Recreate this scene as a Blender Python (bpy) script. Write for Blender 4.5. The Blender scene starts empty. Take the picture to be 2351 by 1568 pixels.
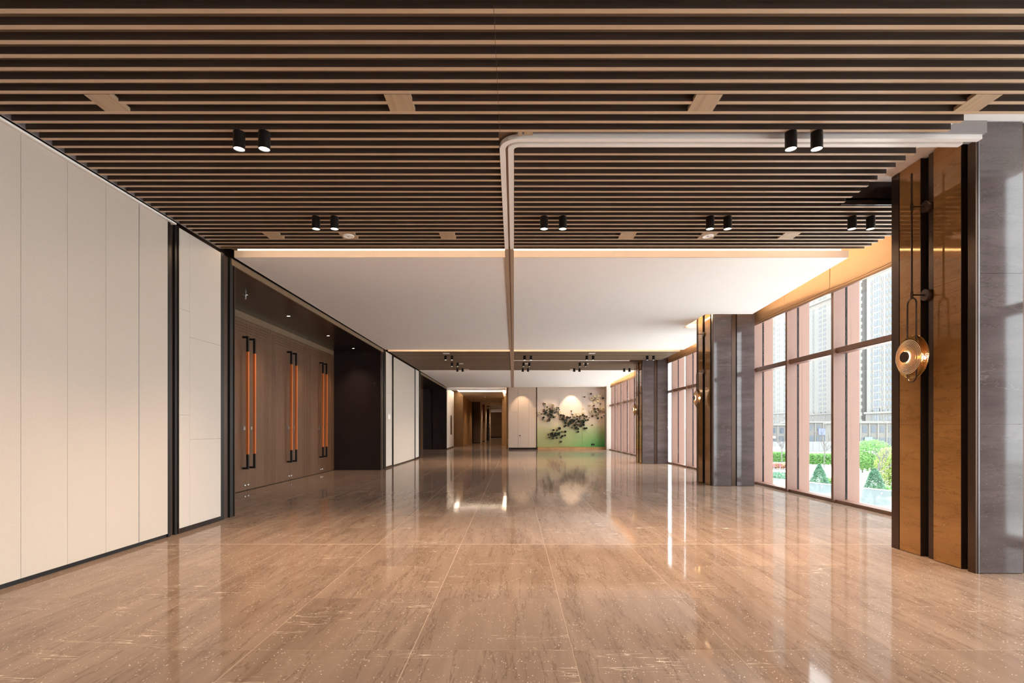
import bpy, bmesh, math, random
from mathutils import Vector, Matrix
random.seed(7)
S = bpy.context.scene
COL = S.collection

# ------------------------------------------------------------------ camera, sky, exposure
F_PX, CX, CY, CAM_H = 1207.0, 1180.0, 983.0, 1.1
cam_data = bpy.data.cameras.new('camera')
cam = bpy.data.objects.new('camera', cam_data); COL.objects.link(cam)
cam.location = (0, 0, CAM_H); cam.rotation_euler = (math.radians(90), 0, 0)
cam_data.sensor_width = 36.0
cam_data.lens = F_PX / 2351.0 * 36.0
cam_data.shift_x = -(CX - 1175.5) / 2351.0
cam_data.shift_y = (CY - 784.0) / 2351.0
cam_data.clip_start = 0.05; cam_data.clip_end = 2000
S.camera = cam

world = bpy.data.worlds.new('overcast_sky'); S.world = world
world.use_nodes = True
bg = world.node_tree.nodes['Background']
bg.inputs[0].default_value = (0.93, 0.965, 1.0, 1)
bg.inputs[1].default_value = 5.2
S.view_settings.view_transform = 'Standard'
S.view_settings.look = 'None'
S.view_settings.gamma = 1.0
S.view_settings.use_curve_mapping = False
S.view_settings.exposure = 0.74
S.cycles.diffuse_bounces = 8; S.cycles.max_bounces = 14
WARM = (1.0, 0.74, 0.50)
SPOT_W = 98.0

def portal(x, y0, y1, z0, z1):
    l = bpy.data.lights.new('window_portal', 'AREA'); l.shape = 'RECTANGLE'
    l.size = z1 - z0; l.size_y = y1 - y0
    l.cycles.is_portal = True
    o = bpy.data.objects.new('window_portal', l); COL.objects.link(o)
    o.location = (x, (y0 + y1) / 2, (z0 + z1) / 2)
    o.rotation_euler = (0, math.radians(90), 0)
for a in ((4.98, 4.9, 10.4, 0, 3.4), (5.06, 10.9, 16.3, 0, 3.4), (5.06, 17.1, 26.6, 0, 3.4), (4.98, -7.5, 4.3, 0, 3.4)):
    portal(*a)

# ------------------------------------------------------------------ materials
MATS = {}
def newmat(name):
    m = bpy.data.materials.new(name); m.use_nodes = True
    nt = m.node_tree; b = nt.nodes['Principled BSDF']
    MATS[name] = m
    return m, nt, b
def N(nt, t, **kw):
    n = nt.nodes.new(t)
    for k, v in kw.items(): setattr(n, k, v)
    return n
def ramp(nt, stops):
    r = N(nt, 'ShaderNodeValToRGB'); e = r.color_ramp.elements
    while len(e) < len(stops): e.new(0.5)
    for i, (p, c) in enumerate(stops):
        e[i].position = p; e[i].color = (c[0], c[1], c[2], 1) if len(c) == 3 else c
    return r
def plain(name, col, rough=0.5, metal=0.0, var=0.06, scale=6.0, spec=0.5, bump=0.0, stretch=(1, 1, 1), coat=0.0):
    m, nt, b = newmat(name)
    tc = N(nt, 'ShaderNodeTexCoord'); mp = N(nt, 'ShaderNodeMapping'); mp.inputs['Scale'].default_value = stretch
    nz = N(nt, 'ShaderNodeTexNoise'); nz.inputs['Scale'].default_value = scale; nz.inputs['Detail'].default_value = 5
    nt.links.new(tc.outputs['Object'], mp.inputs[0]); nt.links.new(mp.outputs[0], nz.inputs['Vector'])
    r = ramp(nt, [(0.3, [c * (1 - var) for c in col]), (0.7, [min(1, c * (1 + var)) for c in col])])
    nt.links.new(nz.outputs[0], r.inputs[0]); nt.links.new(r.outputs[0], b.inputs['Base Color'])
    b.inputs['Roughness'].default_value = rough; b.inputs['Metallic'].default_value = metal
    b.inputs['Specular IOR Level'].default_value = spec; b.inputs['Coat Weight'].default_value = coat
    if bump:
        bp = N(nt, 'ShaderNodeBump'); bp.inputs['Strength'].default_value = bump; bp.inputs['Distance'].default_value = 0.01
        nt.links.new(nz.outputs[0], bp.inputs['Height']); nt.links.new(bp.outputs[0], b.inputs['Normal'])
    return m
def emit(name, col, strength):
    m, nt, b = newmat(name)
    b.inputs['Base Color'].default_value = (0.8, 0.8, 0.8, 1)
    b.inputs['Emission Color'].default_value = (*col, 1); b.inputs['Emission Strength'].default_value = strength
    return m
def wood(name, c0, c1, axis='X', rough=0.45, scale=1.0):
    m, nt, b = newmat(name)
    tc = N(nt, 'ShaderNodeTexCoord'); mp = N(nt, 'ShaderNodeMapping')
    st = {'X': (1.1, 26, 26), 'Z': (26, 26, 1.1), 'Y': (26, 1.1, 26)}[axis]
    mp.inputs['Scale'].default_value = [s * scale for s in st]
    oi = N(nt, 'ShaderNodeObjectInfo'); mul = N(nt, 'ShaderNodeMath', operation='MULTIPLY'); mul.inputs[1].default_value = 37.0
    nt.links.new(oi.outputs['Random'], mul.inputs[0]); nt.links.new(tc.outputs['Object'], mp.inputs[0])
    add = N(nt, 'ShaderNodeVectorMath', operation='ADD')
    nt.links.new(mp.outputs[0], add.inputs[0]); nt.links.new(mul.outputs[0], add.inputs[1])
    nz = N(nt, 'ShaderNodeTexNoise'); nz.inputs['Scale'].default_value = 1.6; nz.inputs['Detail'].default_value = 6; nz.inputs['Distortion'].default_value = 0.8
    nt.links.new(add.outputs[0], nz.inputs['Vector'])
    r = ramp(nt, [(0.32, c0), (0.68, c1)])
    nt.links.new(nz.outputs[0], r.inputs[0]); nt.links.new(r.outputs[0], b.inputs['Base Color'])
    b.inputs['Roughness'].default_value = rough
    bp = N(nt, 'ShaderNodeBump'); bp.inputs['Strength'].default_value = 0.12; bp.inputs['Distance'].default_value = 0.002
    nt.links.new(nz.outputs[0], bp.inputs['Height']); nt.links.new(bp.outputs[0], b.inputs['Normal'])
    return m
def fabric(name, col, axis_scale=(400, 400, 400)):
    m, nt, b = newmat(name)
    tc = N(nt, 'ShaderNodeTexCoord'); mp = N(nt, 'ShaderNodeMapping'); mp.inputs['Scale'].default_value = axis_scale
    nz = N(nt, 'ShaderNodeTexNoise'); nz.inputs['Scale'].default_value = 1; nz.inputs['Detail'].default_value = 3
    nt.links.new(tc.outputs['Object'], mp.inputs[0]); nt.links.new(mp.outputs[0], nz.inputs['Vector'])
    r = ramp(nt, [(0.3, [c * 0.94 for c in col]), (0.7, [min(1, c * 1.05) for c in col])])
    nt.links.new(nz.outputs[0], r.inputs[0]); nt.links.new(r.outputs[0], b.inputs['Base Color'])
    b.inputs['Roughness'].default_value = 0.8; b.inputs['Specular IOR Level'].default_value = 0.25
    bp = N(nt, 'ShaderNodeBump'); bp.inputs['Strength'].default_value = 0.25; bp.inputs['Distance'].default_value = 0.002
    nt.links.new(nz.outputs[0], bp.inputs['Height']); nt.links.new(bp.outputs[0], b.inputs['Normal'])
    return m
def stone(name, dark, light, stretch, rough=0.08, specks=0.5, veins=True, metal=0.0, wav=0.02, tilevar=0.12, randomize=True, coat=0.0, spec=0.5, matte=0.0, scratch=0.6, vein_col=(0.06, 0.035, 0.025)):
    """Polished sedimentary marble: stretched cloudy bands, dark stylolite hairlines, pale specks and a few pale scratches."""
    m, nt, b = newmat(name); L = nt.links.new
    geo = N(nt, 'ShaderNodeNewGeometry'); oi = N(nt, 'ShaderNodeObjectInfo')
    sc = N(nt, 'ShaderNodeVectorMath', operation='MULTIPLY'); sc.inputs[1].default_value = (13.7, 29.3, 17.1)
    comb = N(nt, 'ShaderNodeCombineXYZ')
    for i in range(3): L(oi.outputs['Random'], comb.inputs[i])
    L(comb.outputs[0], sc.inputs[0])
    pos = N(nt, 'ShaderNodeVectorMath', operation='ADD'); L(geo.outputs['Position'], pos.inputs[0])
    if randomize: L(sc.outputs[0], pos.inputs[1])
    mp = N(nt, 'ShaderNodeMapping'); mp.inputs['Scale'].default_value = stretch; L(pos.outputs[0], mp.inputs[0])
    n1 = N(nt, 'ShaderNodeTexNoise'); n1.inputs['Scale'].default_value = 1.0; n1.inputs['Detail'].default_value = 7; n1.inputs['Roughness'].default_value = 0.62; n1.inputs['Distortion'].default_value = 0.4
    L(mp.outputs[0], n1.inputs['Vector'])
    r1 = ramp(nt, [(0.3, dark), (0.72, light)]); L(n1.outputs[0], r1.inputs[0])
    col = r1.outputs[0]
    if tilevar:
        hv = N(nt, 'ShaderNodeHueSaturation')
        mr = N(nt, 'ShaderNodeMapRange'); mr.inputs['To Min'].default_value = 1 - tilevar; mr.inputs['To Max'].default_value = 1 + tilevar
        L(oi.outputs['Random'], mr.inputs['Value']); L(mr.outputs[0], hv.inputs['Value']); L(col, hv.inputs['Color']); col = hv.outputs[0]
    def line(vec, scale, width, detail=5, dist=0.0):
        n = N(nt, 'ShaderNodeTexNoise'); n.inputs['Scale'].default_value = scale; n.inputs['Detail'].default_value = detail; n.inputs['Roughness'].default_value = 0.65; n.inputs['Distortion'].default_value = dist
        L(vec, n.inputs['Vector'])
        s = N(nt, 'ShaderNodeMath', operation='SUBTRACT'); s.inputs[1].default_value = 0.5; L(n.outputs[0], s.inputs[0])
        a = N(nt, 'ShaderNodeMath', operation='ABSOLUTE'); L(s.outputs[0], a.inputs[0])
        mr = N(nt, 'ShaderNodeMapRange'); mr.inputs['From Min'].default_value = 0; mr.inputs['From Max'].default_value = width
        mr.inputs['To Min'].default_value = 1; mr.inputs['To Max'].default_value = 0; L(a.outputs[0], mr.inputs['Value'])
        return mr.outputs[0]
    def mix(fac, a_col, b_rgb, amount):
        mu = N(nt, 'ShaderNodeMath', operation='MULTIPLY'); mu.inputs[1].default_value = amount; L(fac, mu.inputs[0])
        mx = N(nt, 'ShaderNodeMix', data_type='RGBA'); L(mu.outputs[0], mx.inputs['Factor']); L(a_col, mx.inputs['A']); mx.inputs['B'].default_value = (*b_rgb, 1)
        return mx.outputs['Result']
    if veins:
        mp2 = N(nt, 'ShaderNodeMapping'); mp2.inputs['Scale'].default_value = [s * 0.9 for s in stretch]; mp2.inputs['Location'].default_value = (3.1, 7.7, 1.3)
        L(pos.outputs[0], mp2.inputs[0])
        col = mix(line(mp2.outputs[0], 1.3, 0.012, 8), col, vein_col, 0.5)
        # pale scratches, roughly across the bands, only here and there
        mp3 = N(nt, 'ShaderNodeMapping'); mp3.inputs['Scale'].default_value = (stretch[1] * 0.9, stretch[0] * 0.9, stretch[2] * 0.9); mp3.inputs['Rotation'].default_value = (0, 0, 0.25)
        L(pos.outputs[0], mp3.inputs[0])
        ln = line(mp3.outputs[0], 1.1, 0.006, 4)
        msk = N(nt, 'ShaderNodeTexNoise'); msk.inputs['Scale'].default_value = 1.9; L(pos.outputs[0], msk.inputs['Vector'])
        mk = N(nt, 'ShaderNodeMapRange'); mk.inputs['From Min'].default_value = 0.56; mk.inputs['From Max'].default_value = 0.66; L(msk.outputs[0], mk.inputs['Value'])
        mm = N(nt, 'ShaderNodeMath', operation='MULTIPLY'); L(ln, mm.inputs[0]); L(mk.outputs[0], mm.inputs[1])
        col = mix(mm.outputs[0], col, (0.8, 0.68, 0.55), scratch)
    if specks:
        mp4 = N(nt, 'ShaderNodeMapping'); mp4.inputs['Scale'].default_value = (95, 52, 95); mp4.inputs['Rotation'].default_value = (0, 0, 0.6)
        nd = N(nt, 'ShaderNodeTexNoise'); nd.inputs['Scale'].default_value = 120.0; nd.inputs['Detail'].default_value = 2; L(pos.outputs[0], nd.inputs['Vector'])
        sd = N(nt, 'ShaderNodeVectorMath', operation='SCALE'); sd.inputs['Scale'].default_value = 0.016; L(nd.outputs['Color'], sd.inputs[0])
        ad = N(nt, 'ShaderNodeVectorMath', operation='ADD'); L(pos.outputs[0], ad.inputs[0]); L(sd.outputs[0], ad.inputs[1]); L(ad.outputs[0], mp4.inputs[0])
        vo = N(nt, 'ShaderNodeTexVoronoi'); vo.inputs['Scale'].default_value = 1; L(mp4.outputs[0], vo.inputs['Vector'])
        lt = N(nt, 'ShaderNodeMapRange'); lt.inputs['From Min'].default_value = 0.13; lt.inputs['From Max'].default_value = 0.27; lt.inputs['To Min'].default_value = 1; lt.inputs['To Max'].default_value = 0
        L(vo.outputs['Distance'], lt.inputs['Value'])
        sep = N(nt, 'ShaderNodeSeparateColor'); L(vo.outputs['Color'], sep.inputs[0])
        gt = N(nt, 'ShaderNodeMath', operation='GREATER_THAN'); L(sep.outputs[0], gt.inputs[0])
        ms = N(nt, 'ShaderNodeTexNoise'); ms.inputs['Scale'].default_value = 7.0; ms.inputs['Detail'].default_value = 3; L(pos.outputs[0], ms.inputs['Vector'])
        th = N(nt, 'ShaderNodeMapRange'); th.inputs['From Min'].default_value = 0.38; th.inputs['From Max'].default_value = 0.66; th.inputs['To Min'].default_value = 0.97; th.inputs['To Max'].default_value = 0.62
        L(ms.outputs[0], th.inputs['Value']); L(th.outputs[0], gt.inputs[1])
        mm = N(nt, 'ShaderNodeMath', operation='MULTIPLY'); L(lt.outputs[0], mm.inputs[0]); L(gt.outputs[0], mm.inputs[1])
        col = mix(mm.outputs[0], col, (0.85, 0.76, 0.62), specks)
    L(col, b.inputs['Base Color'])
    b.inputs['Roughness'].default_value = rough; b.inputs['Metallic'].default_value = metal; b.inputs['Coat Weight'].default_value = coat; b.inputs['Specular IOR Level'].default_value = spec
    if wav:
        nw = N(nt, 'ShaderNodeTexNoise'); nw.inputs['Scale'].default_value = 3.2; nw.inputs['Detail'].default_value = 1; L(pos.outputs[0], nw.inputs['Vector'])
        bp = N(nt, 'ShaderNodeBump'); bp.inputs['Strength'].default_value = wav; bp.inputs['Distance'].default_value = 0.05
        L(nw.outputs[0], bp.inputs['Height']); L(bp.outputs[0], b.inputs['Normal'])
    if matte:
        df = N(nt, 'ShaderNodeBsdfDiffuse'); L(col, df.inputs['Color']); mxs = N(nt, 'ShaderNodeMixShader'); mxs.inputs[0].default_value = matte
        L(b.outputs[0], mxs.inputs[1]); L(df.outputs[0], mxs.inputs[2]); L(mxs.outputs[0], nt.nodes['Material Output'].inputs[0])
    return m
def glass(name, tint=(1, 1, 1), refl=1.0, rough=0.0):
    m, nt, b = newmat(name); nt.nodes.remove(b); L = nt.links.new
    tr = N(nt, 'ShaderNodeBsdfTransparent'); tr.inputs[0].default_value = (*tint, 1)
    gl = N(nt, 'ShaderNodeBsdfGlossy'); gl.inputs['Roughness'].default_value = rough
    lw = N(nt, 'ShaderNodeLayerWeight'); lw.inputs[0].default_value = 0.5        # same from both faces of the pane
    fr = N(nt, 'ShaderNodeMath', operation='POWER'); fr.inputs[1].default_value = 5.0; L(lw.outputs['Facing'], fr.inputs[0])
    mu = N(nt, 'ShaderNodeMath', operation='MULTIPLY_ADD'); mu.inputs[1].default_value = refl * 0.9; mu.inputs[2].default_value = 0.03; L(fr.outputs[0], mu.inputs[0])
    mx = N(nt, 'ShaderNodeMixShader'); L(mu.outputs[0], mx.inputs[0]); L(tr.outputs[0], mx.inputs[1]); L(gl.outputs[0], mx.inputs[2])
    L(mx.outputs[0], nt.nodes['Material Output'].inputs[0])
    return m

M_FLOOR = stone('polished_brown_marble', (0.190, 0.129, 0.097), (0.285, 0.204, 0.156), (5.5, 0.55, 3), rough=0.06, specks=0.8, wav=0.012, spec=0.2, matte=0.26, tilevar=0.06)
M_GROUT = plain('pale_grout', (0.52, 0.40, 0.30), 0.6)
M_MARBLE = stone('grey_marble', (0.076, 0.060, 0.061), (0.142, 0.117, 0.119), (1.0, 1.0, 5.0), rough=0.07, specks=0.2, wav=0.01, scratch=0.15, tilevar=0.05, randomize=False, vein_col=(0.05, 0.04, 0.04))
M_BRONZE_STONE = stone('bronze_tinted_stone', (0.31, 0.155, 0.052), (0.47, 0.245, 0.088), (1.0, 1.0, 5.0), rough=0.05, specks=0.2, scratch=0.12, wav=0.006, metal=0.3, tilevar=0.05, randomize=False, vein_col=(0.17, 0.08, 0.028))
M_SLAT = wood('medium_ceiling_wood', (0.185, 0.115, 0.072), (0.25, 0.16, 0.104), 'X')
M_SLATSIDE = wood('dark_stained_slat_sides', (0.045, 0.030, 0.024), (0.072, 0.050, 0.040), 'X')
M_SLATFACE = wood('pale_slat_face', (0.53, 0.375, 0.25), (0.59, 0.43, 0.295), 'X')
M_PLATE = wood('pale_wood_plate', (0.40, 0.28, 0.18), (0.52, 0.38, 0.25), 'Y', scale=0.6)
M_DOOR = wood('brown_door_veneer', (0.105, 0.047, 0.021), (0.165, 0.077, 0.036), 'Z', rough=0.4)
M_WALLFAB = fabric('cream_wall_fabric', (0.535, 0.462, 0.40), (60, 60, 500))
M_WALLW = fabric('off_white_wall_board', (0.57, 0.505, 0.45), (300, 300, 300))
M_WHITE = plain('white_ceiling_paint', (0.93, 0.89, 0.875), 0.7, var=0.01)
M_CREAM = plain('cream_paint', (0.74, 0.66, 0.55), 0.7, var=0.02)
M_FASCIA = plain('tan_fascia', (0.60, 0.46, 0.36), 0.6, var=0.02)
M_BEAM = plain('brown_beam_veneer', (0.20, 0.125, 0.07), 0.45, var=0.1)
M_DARK = plain('dark_bronze_panel', (0.022, 0.015, 0.014), 0.22, metal=0.2, var=0.12, scale=2)
M_BLACK = plain('black_metal', (0.012, 0.011, 0.011), 0.35, metal=0.3)
M_BRONZE = plain('brushed_bronze', (0.10, 0.065, 0.048), 0.3, metal=0.75, stretch=(40, 40, 1))
M_BRONZE_L = plain('light_bronze_edge', (0.20, 0.19, 0.20), 0.35, metal=0.8)
M_RAIL = plain('white_aluminium_rail', (0.88, 0.85, 0.83), 0.35, var=0.02)
M_RAILTAN = plain('tan_rail', (0.42, 0.29, 0.20), 0.45, var=0.04)
M_WEB = plain('brown_track_slot', (0.30, 0.19, 0.115), 0.5)
M_GREY = plain('grey_track_metal', (0.34, 0.32, 0.33), 0.4, metal=0.4)
M_PINK = plain('rose_anodised_aluminium', (0.195, 0.095, 0.066), 0.42, var=0.02)
M_PINKD = plain('brown_anodised_aluminium', (0.26, 0.15, 0.10), 0.35, var=0.03, metal=0.3)
M_GASKET = plain('black_gasket', (0.008, 0.007, 0.009), 0.9, spec=0.05)
M_BLIND = fabric('gold_blind_fabric', (0.50, 0.325, 0.19), (90, 90, 90))
M_ORANGE = plain('orange_leather', (0.62, 0.16, 0.035), 0.5, var=0.08, scale=60)
M_STEEL = plain('satin_steel', (0.55, 0.53, 0.52), 0.25, metal=0.9)
M_GLASS = glass('clear_window_glass', (0.96, 0.98, 0.97), 0.55)
M_RAILGL = glass('balustrade_glass_painted_reflection', (0.70, 0.77, 0.79), 0.9)
_nt = M_RAILGL.node_tree; _mx = [n for n in _nt.nodes if n.type == 'MIX_SHADER'][0]
_df = N(_nt, 'ShaderNodeBsdfDiffuse'); _df.inputs[0].default_value = (0.20, 0.225, 0.235, 1); _m2 = N(_nt, 'ShaderNodeMixShader'); _m2.inputs[0].default_value = 0.55  # diffuse grey paints the terrace's reflection into the glass
_nt.links.new(_mx.outputs[0], _m2.inputs[1]); _nt.links.new(_df.outputs[0], _m2.inputs[2]); _nt.links.new(_m2.outputs[0], _nt.nodes['Material Output'].inputs[0])
M_LED = emit('warm_led_strip', (1.0, 0.72, 0.38), 9.0)
M_LEDW = emit('cool_led_strip', (1.0, 0.90, 0.74), 2.0)
M_LAMP = emit('lamp_face', (1.0, 0.86, 0.66), 5.0)
M_BRASSWALL = plain('hammered_gold_wall', (0.20, 0.105, 0.042), 0.35, metal=0.5, var=0.45, scale=28, bump=0.4)
M_TAN = plain('tan_corridor_wall', (0.42, 0.25, 0.11), 0.55, var=0.08, scale=3, stretch=(1, 1, 4))
M_TAUPE = plain('taupe_corridor_wall', (0.16, 0.105, 0.07), 0.55, var=0.1, scale=3)
M_BRASSBASE = plain('brass_plinth', (0.55, 0.33, 0.14), 0.35, metal=0.6, var=0.15)
M_BEIGE = fabric('beige_panel', (0.56, 0.43, 0.34), (80, 80, 300))

# ------------------------------------------------------------------ builders
def link(o, parent=None):
    COL.objects.link(o)
    if parent is not None: o.parent = parent
    return o
def tag(o, label=None, cat=None, group=None, kind=None):
    if label: o['label'] = label
    if cat: o['category'] = cat
    if group: o['group'] = group
    if kind: o['kind'] = kind
    return o
def empty(name, loc=(0, 0, 0), rz=0.0, kind=None):
    o = bpy.data.objects.new(name, None); COL.objects.link(o); o.location = loc; o.rotation_euler = (0, 0, rz)
    o.empty_display_size = 0.05
    if kind: o['kind'] = kind
    return o
CUBE_F = [(0, 3, 2, 1), (4, 5, 6, 7), (0, 1, 5, 4), (1, 2, 6, 5), (2, 3, 7, 6), (3, 0, 4, 7)]
class MB:
    def __init__(s): s.v = []; s.f = []
    def box(s, x0, x1, y0, y1, z0, z1):
        n = len(s.v)
        s.v += [(x0, y0, z0), (x1, y0, z0), (x1, y1, z0), (x0, y1, z0), (x0, y0, z1), (x1, y0, z1), (x1, y1, z1), (x0, y1, z1)]
        s.f += [tuple(n + i for i in f) for f in CUBE_F]; return s
    def prism(s, pts, z0, z1):           # pts counter-clockwise in XY
        n = len(s.v); k = len(pts)
        s.v += [(x, y, z0) for x, y in pts] + [(x, y, z1) for x, y in pts]
        s.f += [tuple(n + i for i in reversed(range(k))), tuple(n + k + i for i in range(k))]
        s.f += [(n + i, n + (i + 1) % k, n + k + (i + 1) % k, n + k + i) for i in range(k)]; return s
    def lathe(s, prof, c=(0, 0, 0), axis='Z', seg=28, cap=True):     # prof: (radius, along)
        n = len(s.v); k = len(prof)
        for i in range(seg):
            a = 2 * math.pi * i / seg
            for r, h in prof:
                p = (r * math.cos(a), r * math.sin(a), h)
                if axis == 'X': p = (p[2], p[0], p[1])
                elif axis == 'Y': p = (p[0], p[2], p[1])
                s.v.append((c[0] + p[0], c[1] + p[1], c[2] + p[2]))
        for i in range(seg):
            for j in range(k - 1):
                a, b2 = n + i * k + j, n + ((i + 1) % seg) * k + j
                q = (a, b2, b2 + 1, a + 1)
                s.f.append(q if axis != 'Y' else q[::-1])
        return s
    def tube(s, pts, r, seg=8, closed=False):
        pts = [Vector(p) for p in pts]; n0 = len(s.v); k = len(pts)
        up = None
        for i, p in enumerate(pts):
            a = pts[(i - 1) % k] if (closed or i > 0) else p
            b2 = pts[(i + 1) % k] if (closed or i < k - 1) else p
            t = (b2 - a).normalized()
            if up is None:
                up = Vector((0, 0, 1)) if abs(t.z) < 0.9 else Vector((1, 0, 0))
            u = (up - t * up.dot(t)).normalized(); up = u; w = t.cross(u)
            for j in range(seg):
                an = 2 * math.pi * j / seg
                s.v.append(tuple(p + u * (r * math.cos(an)) + w * (r * math.sin(an))))
        m = k if closed else k - 1
        for i in range(m):
            for j in range(seg):
                a = n0 + i * seg + j; b2 = n0 + i * seg + (j + 1) % seg
                c = n0 + ((i + 1) % k) * seg + (j + 1) % seg; d = n0 + ((i + 1) % k) * seg + j
                s.f.append((a, b2, c, d))
        if not closed:
            s.f.append(tuple(n0 + j for j in reversed(range(seg)))); s.f.append(tuple(n0 + (k - 1) * seg + j for j in range(seg)))
        return s
    def mesh(s, name, mat, smooth=False):
        me = bpy.data.meshes.new(name); me.from_pydata(s.v, [], s.f); me.update()
        me.materials.append(mat)
        if smooth:
            me.polygons.foreach_set('use_smooth', [True] * len(me.polygons))
            try: me.set_sharp_from_angle(angle=math.radians(35))
            except Exception: pass
        return me
    def build(s, name, mat, parent=None, loc=None, smooth=False, kind=None):
        o = bpy.data.objects.new(name, s.mesh(name, mat, smooth)); link(o, parent)
        if loc: o.location = loc
        if kind: o['kind'] = kind
        return o
def box(name, x0, x1, y0, y1, z0, z1, mat, parent=None, kind=None, bevel=0.0):
    """One box as a mesh object whose origin is its own centre base."""
    cx, cy = (x0 + x1) / 2, (y0 + y1) / 2
    o = MB().box(x0 - cx, x1 - cx, y0 - cy, y1 - cy, 0, z1 - z0).build(name, mat, parent)
    o.location = (cx, cy, z0)
    if parent is not None: o.location = Vector((cx, cy, z0)) - parent.location
    if kind: o['kind'] = kind
    if bevel:
        md = o.modifiers.new('bevel', 'BEVEL'); md.width = bevel; md.segments = 2
    return o
def inst(name, me, loc, parent=None, rot=None, scale=None):
    o = bpy.data.objects.new(name, me); link(o, parent); o.location = loc
    if rot: o.rotation_euler = rot
    if scale: o.scale = scale
    return o
def spot(loc, power, angle=85, blend=0.6, col=WARM, radius=0.03, target=None, name='lamp_light', parent=None):
    l = bpy.data.lights.new(name, 'SPOT'); l.energy = power; l.spot_size = math.radians(angle); l.spot_blend = blend
    l.color = col; l.shadow_soft_size = radius
    o = bpy.data.objects.new(name, l); link(o, parent); o.location = loc
    if target:
        d = Vector(target) - Vector(loc); o.rotation_euler = d.to_track_quat('-Z', 'Y').to_euler()
    return o
def strip_light(loc, sx, sy, power, rot, col=(1.0, 0.76, 0.50), parent=None):
    l = bpy.data.lights.new('led_light', 'AREA'); l.shape = 'RECTANGLE'; l.size = sx; l.size_y = sy; l.energy = power; l.color = col
    o = bpy.data.objects.new('led_light', l); link(o, parent); o.location = loc; o.rotation_euler = rot
    return o

XL, XD, ZC = -3.49, -4.72, 3.205
XW1, XW2 = 4.72, 4.80
PITCH, SLAT_W, SLAT_H, SLAT0 = 0.1068, 0.031, 0.043, 2.638
BAY_END, P1, P1E, BAY2, BAY2E, Y_END = 6.18, 6.498, 14.12, 14.40, 19.10, 27.1

# ------------------------------------------------------------------ floor
floor = empty('floor', kind='structure')
box('screed', -4.80, 4.95, -8.0, Y_END + 0.2, -0.30, -0.0009, M_GROUT, floor)
box('screed', -4.6, 0.6, Y_END + 0.2, 62, -0.30, -0.004, M_GROUT, floor)
T = 0.794; JX, JY = 0.29, 2.608
J = 0.0022
def tile_mesh(w, d):
    b = 0.0008
    mb = MB(); x, y = w / 2, d / 2
    mb.v = [(-x, -y, -0.012), (x, -y, -0.012), (x, y, -0.012), (-x, y, -0.012), (-x, -y, -b), (x, -y, -b), (x, y, -b), (-x, y, -b),
            (-x + b, -y + b, 0), (x - b, -y + b, 0), (x - b, y - b, 0), (-x + b, y - b, 0)]
    mb.f = [(0, 1, 5, 4), (1, 2, 6, 5), (2, 3, 7, 6), (3, 0, 4, 7), (4, 5, 9, 8), (5, 6, 10, 9), (6, 7, 11, 10), (7, 4, 8, 11), (8, 9, 10, 11)]
    return mb.mesh('tile', M_FLOOR)
cols = []
x = JX
while x > -4.75: x -= T
while x < 4.90:
    a, b = max(x, -4.77), min(x + T, 4.92)
    if b - a > 0.05: cols.append((a, b))
    x += T
rows = []
y = JY - T
while y < 20.3:
    rows.append((y, y + T)); y += T
cache = {}; tile_n = 0; rest_late = []
for (y0, y1) in rows:
    g0 = 0.005 if abs(y0 - 4.99) < 0.02 else J / 2
    g1 = 0.005 if abs(y1 - 4.99) < 0.02 else J / 2
    for (x0, x1) in cols:
        key = (round(x1 - x0, 3), round(g0, 4), round(g1, 4))
        if key not in cache: cache[key] = tile_mesh(x1 - x0 - J, y1 - y0 - g0 - g1)
        if tile_n >= 298:
            rest_late.append((x0, x1, y0, y1)); continue
        if True:
            inst('tile', cache[key], ((x0 + x1) / 2, (y0 + g0 + y1 - g1) / 2, 0), floor); tile_n += 1
rest = MB()
for (x0, x1, y0, y1) in rest_late: rest.box(x0 + J / 2, x1 - J / 2, y0 + J / 2, y1 - J / 2, -0.012, 0.0)
def rest_rows(ya, yb, xa, xb):
    yy = ya
    while yy < yb - 0.01:
        y2 = min(yy + T, yb); xx = xa
        while xx < xb - 0.01:
            x2 = min(xx + T, xb); rest.box(xx + J / 2, x2 - J / 2, yy + J / 2, y2 - J / 2, -0.012, 0.0); xx = x2
        yy = y2
rest_rows(-7.9, rows[0][0], -4.77, 4.92)
rest_rows(rows[-1][1], Y_END + 0.2, -4.77, 4.92)
rest_rows(Y_END + 0.2, 61.5, -4.5, 0.5)
rest.build('tile', M_FLOOR, floor, kind='stuff')

# ------------------------------------------------------------------ ceiling
ceil = empty('ceiling', (0, 0, 0), kind='structure')
box('slab', -5.0, 5.3, -8.2, Y_END + 0.4, 3.78, 3.95, M_WHITE, ceil)
# wooden valley behind the ribs, with the square opening round the first column
ZB = ZC + SLAT_H
for (a, b, c, d) in ((-3.45, 3.08, 1.22, BAY_END), (3.08, 4.12, 1.22, 3.53), (3.08, 4.12, 4.95, BAY_END)):
    box('backing_board', a, b, c, d, ZB, ZB + 0.018, M_SLAT, ceil)
box('opening_side', 3.08, 4.12, 4.95, 4.965, ZC, 3.45, M_DARK, ceil)
box('opening_side', 3.08, 4.12, 3.515, 3.53, ZC + 0.01, 3.45, M_RAIL, ceil)
box('opening_side', 3.08, 3.095, 3.53, 4.95, ZB + 0.0, 3.45, M_RAIL, ceil)
box('opening_lid', 3.095, 4.12, 3.53, 4.95, 3.42, 3.44, M_WHITE, ceil)
smesh = {}
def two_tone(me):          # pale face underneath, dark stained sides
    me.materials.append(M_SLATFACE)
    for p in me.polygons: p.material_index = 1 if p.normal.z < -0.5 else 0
    return me
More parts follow.
